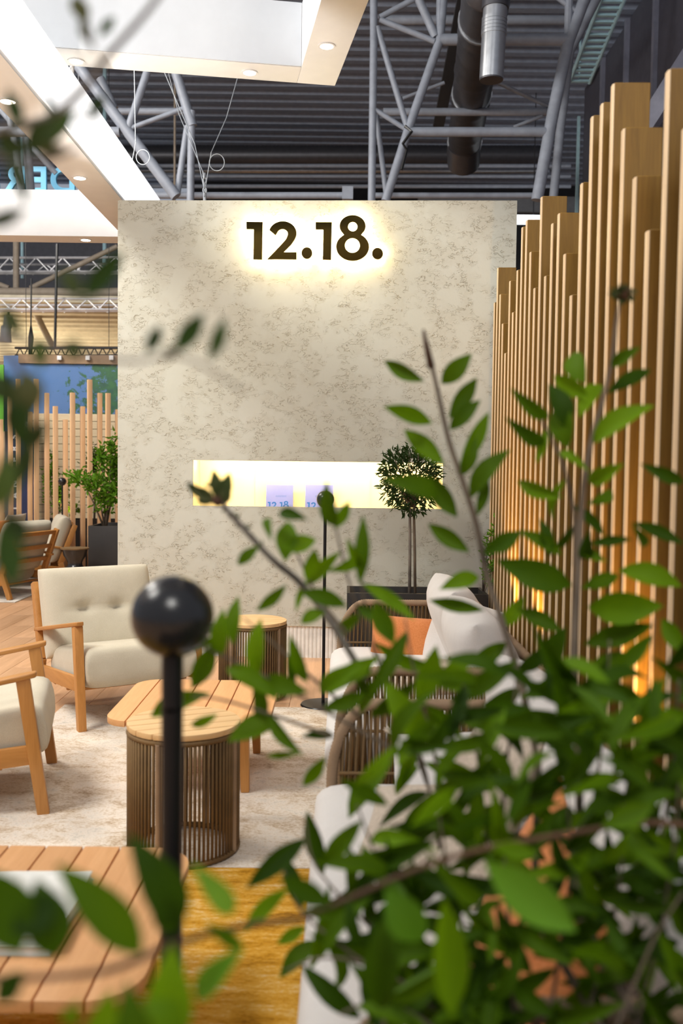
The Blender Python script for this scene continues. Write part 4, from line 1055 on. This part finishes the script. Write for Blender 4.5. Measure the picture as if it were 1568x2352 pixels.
    for (px, w) in ((51, 7), (240, 9)): tag(MB().tube([Vector((at(px, 540, 18.6).x, 18.6, CAMZ + 7.61)), at(px, 640, 18.6)], w / 2 / F * 18.6, 8).put('rail_post', 'cyan_paint'), 'pale blue upright seen through the truss, %s one' % ('left' if px < 100 else 'right'), 'post')
    Yq = 25.5; q0 = at(-200, 720, Yq); q1 = at(420, 480, Yq)
    w = MB().box(((q0.x + q1.x) / 2, Yq, (q0.z + q1.z) / 2), (q1.x - q0.x, 0.1, q1.z - q0.z)).put('wall_end', 'panel_mid'); w['kind'] = 'structure'; w['label'] = 'grey upper end wall of the hall at left'; w['category'] = 'wall'
    mb = MB(); prof = []; zc = 3.93; y = 15.6
    while y < 25.4: prof += [(y, zc), (y + .26, zc), (y + .30, zc + .16), (y + .52, zc + .16)]; y += .58
    n = len(prof); mb.add([(-12, a, b) for a, b in prof] + [(-3.2, a, b) for a, b in prof], [(i, i + 1, n + i + 1, n + i) for i in range(n - 1)])
    c = mb.put('ceiling_annex', 'deck_lit'); c['kind'] = 'structure'; c['label'] = 'warmly lit corrugated lower ceiling at left'; c['category'] = 'ceiling'
    w = MB().box((-8, 25.3, 2.1), (11, 0.1, 4.2)).put('wall_annex', 'warm_steel'); w['kind'] = 'structure'; w['label'] = 'dim beige wall under the lower ceiling'; w['category'] = 'wall'
    # tall black planter and its shrub
    a = at(202, 1208, 9.55); z = a.z; w = 0.62; pr = empty('planter', 'tall dark square planter beside the plaster wall edge', 'planter', (a.x + w / 2, 9.55 + w / 2, 0)); b = MB()
    for cx, cy, sx, sy in ((0, -w / 2 + .012, w, .024), (0, w / 2 - .012, w, .024), (-w / 2 + .012, 0, .024, w - .048), (w / 2 - .012, 0, .024, w - .048)): b.box((cx, cy, z / 2), (sx, sy, z))
    b.put('box', 'black_box', pr, bevel=0.003); MB().box((0, 0, z - 0.06), (w - .05, w - .05, 0.05)).put('soil', 'soil', pr)
    hg = empty('side_table', 'glossy black hourglass side table in front of the tall planter', 'table', (at(172, 1280, 9.2).x, 9.2, 0)); zt = at(172, 1258, 9.2).z
    MB().lathe([(0.001, 0), (.10, 0), (.115, .04), (.13, .16), (.128, .26), (.105, .33), (.072, .375), (.068, .40), (.08, .43), (.11, .475), (.122, zt - .012), (.001, zt - .012)], 36).put('body', 'black_gloss', hg, smooth='auto'); MB().lathe([(.001, zt - .012), (.134, zt - .012), (.134, zt), (.001, zt)], 36).put('top', 'rope', hg, smooth='auto')
    def shrub(label, base, blobs, mat, n, ll, name='shrub', stems='bark'):
        p = Plant(name, label, 'shrub', base, limit=0, foliage_mat=mat); B = Vector(base)
        for (px, py, rx, ry, Y_) in blobs:
            c = at(px, py, Y_); s = Y_ / F
            p.stem([B - Vector((0, 0, .02)), B.lerp(c, .5) + Vector((0.01, 0, 0.02)), c + Vector((0, 0, ry * s * .7))], (0.012, 0.003), stems, 'branch', 6)
            for k in range(int(n * rx * ry / 700) + 12):
                v = Vector((random.gauss(0, .45), random.gauss(0, .45), random.gauss(0, .45)))
                q = c + Vector((v.x * rx * s, v.y * rx * s, v.z * ry * s)); dr = Vector((random.uniform(-1, 1), random.uniform(-1, 1), random.uniform(-.5, 1))).normalized()
                p.leaf(q, q + dr * ll * random.uniform(.7, 1.2), ll * .27, mat)
        p.done()
    bz = z - 0.045
    shrub('airy green shrub with long upright sprigs in the tall dark planter', (at(242, 1200, 9.8).x, 9.8, bz), [(245, 1140, 34, 40, 9.8), (232, 1060, 12, 40, 9.8), (256, 1040, 10, 50, 9.8), (215, 1110, 26, 22, 9.7), (180, 1098, 26, 16, 9.7), (265, 1090, 18, 60, 9.9)], 'leaf_bright', 130, 0.075)
    zt2 = at(140, 1194, Yt).z - .045; Ym = Yt + .2
    shrub('yellow lit leafy shrub in the low trough behind the posts', (at(128, 1190, Ym).x, Ym, zt2), [(132, 1140, 18, 42, Ym), (118, 1080, 12, 40, Ym), (108, 1110, 10, 40, Ym), (150, 1120, 12, 34, Ym)], 'leaf_bright', 140, 0.07)
    shrub('dark upright conifer in the low trough behind the posts', (at(216, 1190, Ym).x, Ym, zt2), [(214, 1085, 26, 60, Ym), (222, 1060, 16, 40, Ym)], 'leaf_deep', 260, 0.05)
    shrub('small dark shrub low in the trough between the posts', (at(168, 1194, Ym).x, Ym - .05, zt2), [(170, 1172, 14, 18, Ym - .05), (156, 1168, 10, 14, Ym - .05)], 'leaf_deep', 150, 0.06)
    u = empty('uplight', 'small bright uplight on the rim of the trough behind the posts', 'light', at(138, 1188, 11.6)); u.location.z = zt2 + .02
    MB().lathe([(0.03, -0.0), (0.035, 0.04), (0.03, 0.04), (0.028, 0.03)], 14).put('body', 'black_metal', u); MB().lathe([(0.026, 0.030), (0.026, 0.036)], 14).put('lens', 'uplight_glow', u)
    u.location.y = Ym - .1; spot('uplight_lamp', u.location + Vector((0, 0, .06)), u.location + Vector((-.1, -.1, 1)), 26, (1, .70, .25), 100, .7, .03)
def text_mesh(ch, size, thick, name, mat, parent, mw, offset=0.0):
    cu = bpy.data.curves.new(name, 'FONT'); cu.body = ch; cu.size = size; cu.extrude = thick / 2; cu.align_x = 'CENTER'; cu.offset = offset
    o = bpy.data.objects.new('tmp', cu); COL.objects.link(o); dg = bpy.context.evaluated_depsgraph_get()
    me = bpy.data.meshes.new_from_object(o.evaluated_get(dg), depsgraph=dg); bpy.data.objects.remove(o); me.name = name; me.materials.clear(); me.materials.append(M[mat])
    return link(name, me, parent, mw=mw)
lounge()

# ================================================================ foreground planting
def planter_near():
    x0, x1, y0, y1, h = -0.55, 1.0, 0.38, 0.98, 0.60; w = x1 - x0; d = y1 - y0
    root = empty('planter', 'long dark planter trough below the frame that holds the near shrubs', 'planter', ((x0 + x1) / 2, (y0 + y1) / 2, 0)); b = MB()
    for c, s in (((0, -d / 2 + .015, h / 2), (w, .03, h)), ((0, d / 2 - .015, h / 2), (w, .03, h)), ((-w / 2 + .015, 0, h / 2), (.03, d - .06, h)), ((w / 2 - .015, 0, h / 2), (.03, d - .06, h))): b.box(c, s)
    b.put('trough', 'black_box', root, bevel=0.004); MB().box((0, 0, h - .07), (w - .06, d - .06, .06)).put('soil', 'soil', root)
planter_near()
SOIL = 0.55
G, D_ = 'leaf_green', 'leaf_deep'

def bottlebrush():
    p = Plant('bottlebrush_shrub', 'tall leafy bottlebrush shrub with long upright twigs in front of the slats', 'shrub', (0.45, 0.85, SOIL), limit=300)
    base = Vector((0.45, 0.85, SOIL - .02))
    Y = 1.45
    # ---- twig 1 : long upright twig against the plaster wall
    t1 = [(972, 765), (985, 815), (1005, 900), (1030, 1010), (1062, 1105), (1095, 1210), (1120, 1330), (1160, 1450), (1200, 1590), (1235, 1750)]
    pts = smooth_path([Vector((x, y, Y - .0002 * max(0, y - 1300))) for x, y in t1], 5)
    p.stem([at(q.x, q.y, q.z) for q in pts] + [at(1225, 2100, 1.2), base], [0.0026 + 0.0026 * min(1, k / 30) for k in range(len(pts) + 2)], 'bark')
    p.stem([at(972, 757, Y), at(978, 790, Y), at(990, 845, Y)], (0.002, 0.0062), 'bud', 'tip_bud')
    for b, t, w in (((975, 876), (884, 828), 34), ((1013, 882), (1083, 812), 40), ((992, 972), (878, 934), 36), ((1030, 962), (1095, 868), 36), ((1032, 988), (1103, 918), 34), ((1020, 1068), (928, 988), 40),
                    ((1052, 1085), (1120, 948), 34), ((1056, 1095), (1095, 1000), 30), ((1080, 1145), (1170, 1030), 44), ((1094, 1185), (1120, 1095), 24), ((1050, 1188), (985, 1092), 44), ((1005, 1140), (885, 1100), 44),
                    ((1078, 1268), (983, 1203), 36), ((1100, 1325), (1010, 1352), 36), ((1112, 1402), (985, 1378), 30), ((1120, 1268), (1195, 1222), 36), ((1150, 1440), (1205, 1370), 34), ((1165, 1475), (1075, 1530), 36), ((1185, 1540), (1260, 1480), 36), ((1195, 1580), (1110, 1620), 38)):
        p.pleaf(b, t, Y, w * 1.1, random.choice((G, G, G, D_)), random.uniform(-.45, .45), random.uniform(-.05, .05))
    # ---- twig 2 : upright twig with a reddish bud against the slats
    Y2 = 1.42
    t2 = [(1432, 655), (1415, 740), (1404, 830), (1385, 915), (1358, 1010), (1342, 1100), (1332, 1220), (1322, 1400), (1318, 1560), (1330, 1750)]
    pts = smooth_path([Vector((x, y, Y2 - .0002 * max(0, y - 1300))) for x, y in t2], 5)
    p.stem([at(q.x, q.y, q.z) for q in pts] + [at(1330, 2100, 1.15), base + Vector((.02, 0, 0))], [0.0022 + 0.0036 * min(1, k / 40) for k in range(len(pts) + 2)], 'bark')
    for k in range(16):
        a = 2 * math.pi * k / 16; c = (1432, 678); ln = random.uniform(18, 34); q = (c[0] + ln * math.cos(a) * 1.1, c[1] - 4 + ln * math.sin(a))
        p.pleaf((c[0], c[1]), q, Y2, 14, 'leaf_olive', None, random.uniform(-.02, .02))
    MB_b = MB().sphere(p.inv @ at(1432, 672, Y2), 0.011, 12, 8); MB_b.put('flower_bud', 'bark_red', p.root, smooth=True)
    for b, t, w in (((1345, 880), (1312, 808), 46), ((1350, 910), (1272, 862), 40), ((1392, 905), (1492, 852), 32), ((1402, 842), (1470, 797), 26), ((1358, 1020), (1500, 928), 46), ((1300, 985), (1262, 880), 48), ((1305, 1030), (1290, 915), 52), ((1260, 960), (1172, 893), 30), ((1250, 1015), (1162, 962), 32),
                    ((1330, 960), (1380, 880), 40), ((1352, 1108), (1430, 1066), 34), ((1348, 1158), (1408, 1130), 26), ((1292, 1142), (1186, 1104), 32), ((1290, 1275), (1190, 1218), 30), ((1200, 1222), (1108, 1272), 34), ((1335, 1352), (1420, 1322), 32), ((1312, 1345), (1142, 1288), 62), ((1420, 1310), (1568, 1345), 46),
                    ((1350, 1395), (1522, 1392), 66), ((1480, 1255), (1452, 1205), 20), ((1570, 1108), (1472, 1066), 28), ((1570, 1250), (1450, 1202), 30), ((1450, 1238), (1352, 1250), 22), ((1262, 1280), (1240, 1190), 28), ((1345, 1285), (1352, 1220), 30), ((1300, 1440), (1250, 1545), 50), ((1290, 1450), (1190, 1400), 36), ((1340, 1480), (1500, 1435), 46), ((1520, 1420), (1568, 1500), 36), ((1310, 1560), (1200, 1600), 46), ((1345, 1560), (1440, 1500), 44)):
        p.pleaf(b, t, Y2, w * 1.15, random.choice((G, G, D_)), random.uniform(-.5, .5), random.uniform(-.06, .06))
    # secondary twig between the two
    twig(p, [(1240, 960), (1290, 1060), (1318, 1180), (1322, 1300)], 1.43, 85, 28, 44, (G, D_), (0.002, 0.004))
    # ---- twigs of the lower mass
    for px, Yq, l, w, st in (
        ([(765, 1160), (775, 1230), (805, 1350), (850, 1480), (920, 1640), (980, 1800)], 1.36, 105, 38, 120), ([(650, 1200), (690, 1290), (730, 1370), (800, 1460)], 1.38, 85, 32, 150),
        ([(840, 1215), (830, 1320), (850, 1450), (910, 1600), (970, 1750), (1010, 1950)], 1.38, 125, 44, 62), ([(430, 1475), (520, 1510), (640, 1570), (760, 1640), (900, 1720)], 1.28, 120, 46, 170), ([(560, 1420), (630, 1480), (720, 1560), (830, 1650)], 1.32, 105, 40, 130),
        ([(440, 1600), (500, 1605), (620, 1640), (760, 1690)], 1.27, 110, 40, 190), ([(930, 1420), (950, 1540), (990, 1700), (1030, 1900)], 1.32, 145, 50, 50), ([(1190, 1480), (1180, 1620), (1160, 1780), (1150, 1960)], 1.28, 150, 52, 48),
        ([(1060, 1560), (1090, 1700), (1110, 1850), (1130, 2000)], 1.25, 150, 52, 48), ([(1400, 1470), (1390, 1620), (1370, 1800), (1340, 2000)], 1.25, 155, 52, 46), ([(1500, 1420), (1490, 1560), (1460, 1720), (1420, 1900)], 1.22, 155, 54, 46), ([(1560, 1560), (1550, 1700), (1530, 1860), (1490, 2050)], 1.18, 160, 56, 46)):
        twig(p, px, Yq, l, w * .85, st, (G, G, D_), (0.0012, 0.0028), skip=0.05)
    for b, t, w in (((500, 1472), (388, 1474), 46), ((492, 1478), (440, 1582), 50), ((536, 1482), (546, 1368), 36), ((505, 1510), (512, 1398), 42), ((588, 1404), (658, 1342), 30), ((600, 1420), (592, 1566), 44), ((520, 1535), (640, 1604), 46), ((482, 1592), (342, 1646), 48), ((500, 1640), (436, 1668), 24), ((640, 1655), (522, 1702), 58), ((600, 1560), (705, 1590), 48), ((665, 1455), (706, 1572), 34), ((735, 1588), (832, 1522), 44), ((735, 1578), (872, 1508), 40),
                    ((690, 1692), (770, 1690), 26), ((612, 1736), (690, 1730), 18), ((695, 1806), (748, 1734), 34), ((772, 1210), (748, 1108), 42), ((768, 1215), (802, 1150), 30), ((640, 1178), (705, 1192), 30), ((648, 1262), (726, 1240), 44), ((655, 1290), (662, 1196), 52), ((705, 1335), (722, 1258), 40), ((688, 1360), (798, 1392), 40), ((826, 1342), (834, 1182), 36), ((835, 1300), (796, 1236), 26), ((545, 1298), (596, 1252), 28), ((690, 1432), (748, 1402), 34), ((615, 1190), (622, 1240), 22),
                    ((900, 1475), (862, 1380), 50), ((905, 1480), (875, 1400), 44), ((985, 1700), (880, 1560), 66), ((960, 1620), (1000, 1480), 60), ((1010, 1560), (1090, 1500), 40), ((800, 1880), (900, 1745), 54), ((705, 1860), (745, 2005), 46), ((655, 1968), (692, 2092), 40), ((702, 2128), (636, 2168), 30), ((732, 2160), (640, 2246), 46)):
        p.pleaf(b, t, 1.29, w, random.choice((G, G, D_)), random.uniform(-.4, .4), random.uniform(-.04, .04))
    # brown spiky seed head on its own twig
    tw = [(487, 1118), (520, 1170), (560, 1215), (625, 1285), (690, 1340), (760, 1430), (840, 1560)]
    pts = smooth_path([Vector((x, y, 1.36)) for x, y in tw], 5); p.stem([at(q.x, q.y, q.z) for q in pts], [0.003 + 0.0022 * min(1, k / 20) for k in range(len(pts))], 'bark_grey')
    for b, t, w in (((500, 1148), (490, 1078), 30), ((495, 1150), (440, 1122), 30), ((505, 1155), (528, 1085), 34), ((480, 1150), (428, 1108), 24), ((515, 1160), (520, 1110), 28), ((490, 1155), (450, 1150), 16)): p.pleaf(b, t, 1.36, w, 'leaf_olive', random.uniform(-.3, .3))
    MB().sphere(p.inv @ at(500, 1150, 1.36), 0.009, 10, 7).put('flower_bud', 'bud', p.root, smooth=True)
    for k in range(28):
        t = random.uniform(0, .5); q = pts[int(t * (len(pts) - 1))]; a = random.uniform(0, 2 * math.pi); ln = random.uniform(10, 22); p.pleaf((q.x, q.y), (q.x + ln * math.cos(a), q.y + ln * math.sin(a)), 1.36, 7, 'leaf_olive')
    p.done()
    return p
bottlebrush()

def inside(x, y, poly):
    c = False; n = len(poly)
    for i in range(n):
        (x1, y1), (x2, y2) = poly[i], poly[i - 1]
        if (y1 > y) != (y2 > y) and x < (x2 - x1) * (y - y1) / (y2 - y1) + x1: c = not c
    return c
def low_shrub():
    p = Plant('shrub', 'dense dark green shrub filling the lower right in front of the sofa', 'shrub', (0.35, 0.8, SOIL), limit=300)
    base = Vector((0.35, 0.8, SOIL - .02))
    stems = [([(700, 1880), (720, 1980), (800, 2080), (900, 2180), (1000, 2352)], 1.15), ([(655, 2230), (740, 2200), (860, 2220), (980, 2300), (1040, 2400)], 1.08), ([(650, 2000), (690, 2090), (780, 2170), (900, 2260), (1000, 2380)], 1.1), ([(820, 1850), (870, 1980), (950, 2120), (1050, 2300)], 1.15),
             ([(1000, 1800), (1020, 1950), (1060, 2120), (1100, 2352)], 1.15), ([(1150, 1850), (1160, 2000), (1170, 2150), (1180, 2352)], 1.12), ([(1300, 1800), (1310, 1980), (1290, 2150), (1260, 2352)], 1.12), ([(1440, 1780), (1430, 1960), (1400, 2150), (1340, 2352)], 1.1), ([(1560, 1800), (1540, 2000), (1500, 2200), (1450, 2400)], 1.05), ([(780, 2330), (860, 2300), (950, 2330), (1040, 2400)], 1.0), ([(1568, 2050), (1510, 2140), (1460, 2250), (1400, 2400)], 1.0)]
    for px, Y in stems: twig(p, px, Y, 160, 46, 50, (G, D_, D_, D_), (0.0012, 0.0026), 'bark', 0.04, yvar=.09); p.stem([at(px[-1][0], px[-1][1], Y), (at(px[-1][0], px[-1][1], Y) + base) / 2, base], (0.004, 0.007))  # mostly dark leaves: shade of the low mass put into leaf colour
    zone = [(720, 1900), (880, 1760), (960, 1560), (1100, 1500), (1250, 1600), (1400, 1520), (1568, 1480), (1568, 2352), (1000, 2352), (900, 2240), (760, 2130), (690, 2050)]
    n = 0
    while n < 190:
        x = random.uniform(640, 1600); y = random.uniform(1480, 2380)
        if not inside(x, y, zone): continue
        if random.random() > 0.25 + 0.75 * max(0, (x - 700) / 870): continue
        a = random.uniform(0, 2 * math.pi); l = random.uniform(110, 185); Y = random.uniform(1.0, 1.25)
        p.pleaf((x, y), (x + l * math.cos(a), y + l * math.sin(a)), Y, l * .27, random.choice((G, D_, D_, D_)), None, random.uniform(-.1, .1)); n += 1
    p.done()
    # nearest big-leaved branch, strongly out of focus
    q = Plant('shrub', 'near shrub with large blurred leaves across the bottom of the view', 'shrub', (0.05, 0.62, SOIL), limit=300)
    bq = Vector((0.05, 0.62, SOIL - .02))
    br = smooth_path([Vector((x, y, z)) for x, y, z in ((690, 2110, .86), (820, 2055, .88), (960, 1995, .9), (1110, 1950, .92), (1300, 1915, .95), (1480, 1890, 1.0), (1620, 1900, 1.02))], 5)
    q.stem([at(v.x, v.y, v.z) for v in br], (0.0022, 0.0034), 'bark_red'); 
    br = smooth_path([Vector((x, y, z)) for x, y, z in ((-60, 2250, .62), (130, 2242, .62), (260, 2225, .64), (395, 2170, .68), (540, 2130, .76), (690, 2110, .86))], 5); q.stem([at(v.x, v.y, v.z) for v in br], (0.0022, 0.0028), 'bark_red')
    q.stem([at(395, 2170, .68), at(400, 2352, .66), bq], (0.004, 0.006), 'bark_red')
    for b, t, Y, w, m_ in (((415, 2125), (298, 1918), .66, 84, D_), ((400, 2145), (350, 2010), .66, 60, D_), ((325, 2190), (132, 1985), .62, 82, D_), ((45, 2190), (-25, 1995), .6, 110, D_), ((128, 2200), (85, 2020), .62, 90, D_), ((30, 2140), (130, 2060), .6, 80, D_), ((385, 2400), (395, 2170), .64, 92, G), ((215, 2420), (255, 2270), .6, 60, G), ((330, 2420), (290, 2260), .6, 70, D_),
                           ((535, 2098), (442, 1985), .7, 46, 'leaf_bright'), ((452, 2295), (558, 2176), .7, 50, 'leaf_bright'), ((1112, 1978), (1322, 2138), .82, 86, 'leaf_bright'), ((885, 2040), (975, 2165), .8, 78, 'leaf_bright'), ((1130, 1945), (1235, 1965), .9, 34, G), ((1020, 2060), (1035, 2330), .84, 74, G), ((905, 2080), (870, 2330), .86, 74, D_), ((1380, 1900), (1500, 1850), .92, 46, G), ((470, 2120), (560, 2180), .72, 30, D_),
                           ((760, 2080), (640, 2010), .86, 46, D_), ((-10, 2300), (60, 2230), .6, 50, D_), ((160, 2352), (180, 2300), .6, 40, G), ((420, 2360), (330, 2300), .62, 60, G)):
        q.pleaf(b, t, Y, w * 1.2, m_, random.uniform(-.25, .25), random.uniform(-.02, .02))
    q.done()
low_shrub()

def olive_near():
    base = Vector((-0.42, 0.62, SOIL - .02))
    p = Plant('olive_tree', 'olive branches hanging in from the left edge, strongly blurred', 'tree', (-0.42, 0.62, SOIL), limit=300, foliage_mat='leaf_olive')
    top = at(-420, -700, .66)
    p.stem([base, base + Vector((0.02, 0, .5)), at(-420, 400, .66), top], (0.014, 0.007), 'bark_grey', 'trunk')
    def br(px, Y, r, m='bark_grey'): 
        v = smooth_path([Vector((x, y, Y)) for x, y in px], 5); p.stem([at(q.x, q.y, q.z) for q in v], r, m)
    br([(400, -60), (330, 35), (250, 125), (190, 205), (120, 265), (40, 290), (-120, 330), (-420, 420)], .72, (0.0022, 0.0035))
    br([(215, 110), (195, 60), (180, -40)], .72, (0.0018, 0.0012)); br([(150, 290), (175, 262), (215, 270), (245, 225)], .74, (0.001, 0.001))
    br([(-420, 250), (-60, 340), (60, 375), (180, 340)], .62, (0.003, 0.0015)); br([(-420, 500), (-100, 700), (40, 840), (70, 960), (20, 1180), (-20, 1320)], .62, (0.003, 0.0015))
    br([(-420, 640), (-50, 760), (150, 800), (290, 830), (420, 820), (560, 900)], .66, (0.003, 0.0008))
    for b, t, Y, w, m_ in (((228, 85), (264, 38), .72, 18, 'leaf_olive_dark'), ((210, 105), (186, 40), .72, 22, 'leaf_olive'), ((200, 60), (165, -10), .72, 30, 'leaf_olive'), ((44, 300), (16, 205), .66, 30, 'leaf_olive_dark'), ((60, 350), (130, 272), .64, 44, 'leaf_olive'), ((118, 330), (170, 250), .7, 26, 'leaf_olive_dark'), ((205, 275), (242, 214), .72, 20, 'leaf_olive_dark'), ((110, 215), (118, 280), .7, 14, 'leaf_olive'),
                           ((-10, 320), (70, 348), .62, 40, 'leaf_olive'), ((90, 350), (150, 335), .62, 24, 'leaf_olive'), ((20, 360), (60, 470), .62, 30, 'leaf_olive'), ((-40, 520), (60, 480), .62, 26, 'leaf_olive'), ((190, 690), (285, 575), .64, 38, 'leaf_olive_dark'), ((140, 620), (185, 690), .62, 34, 'leaf_olive'), ((335, 812), (368, 745), .7, 26, 'leaf_olive_dark'), ((400, 812), (468, 718), .7, 34, 'leaf_olive_dark'), ((482, 828), (517, 728), .7, 26, 'leaf_olive_dark'), ((370, 828), (408, 792), .68, 20, 'leaf_olive'),
                           ((95, 850), (90, 770), .64, 26, 'leaf_olive_dark'), ((175, 830), (165, 775), .64, 30, 'leaf_olive'), ((60, 850), (70, 960), .6, 50, 'leaf_olive'), ((40, 900), (60, 1040), .6, 46, 'leaf_olive_dark'), ((75, 1000), (40, 1120), .6, 34, 'leaf_olive'), ((20, 1040), (-10, 1180), .58, 44, 'leaf_olive_dark'), ((10, 1180), (62, 1250), .6, 40, 'leaf_olive'), ((0, 1200), (30, 1350), .58, 52, 'leaf_olive_dark'), ((-20, 860), (30, 930), .58, 50, 'leaf_olive'), ((100, 960), (85, 1030), .62, 26, 'leaf_olive'), ((0, 700), (50, 780), .6, 34, 'leaf_olive'), ((370, 590), (400, 640), .4, 1, 'leaf_olive')):
        if w < 2: continue
        p.pleaf(b, t, Y, w * 1.35, m_, random.uniform(-.4, .4))
    p.done()
olive_near()
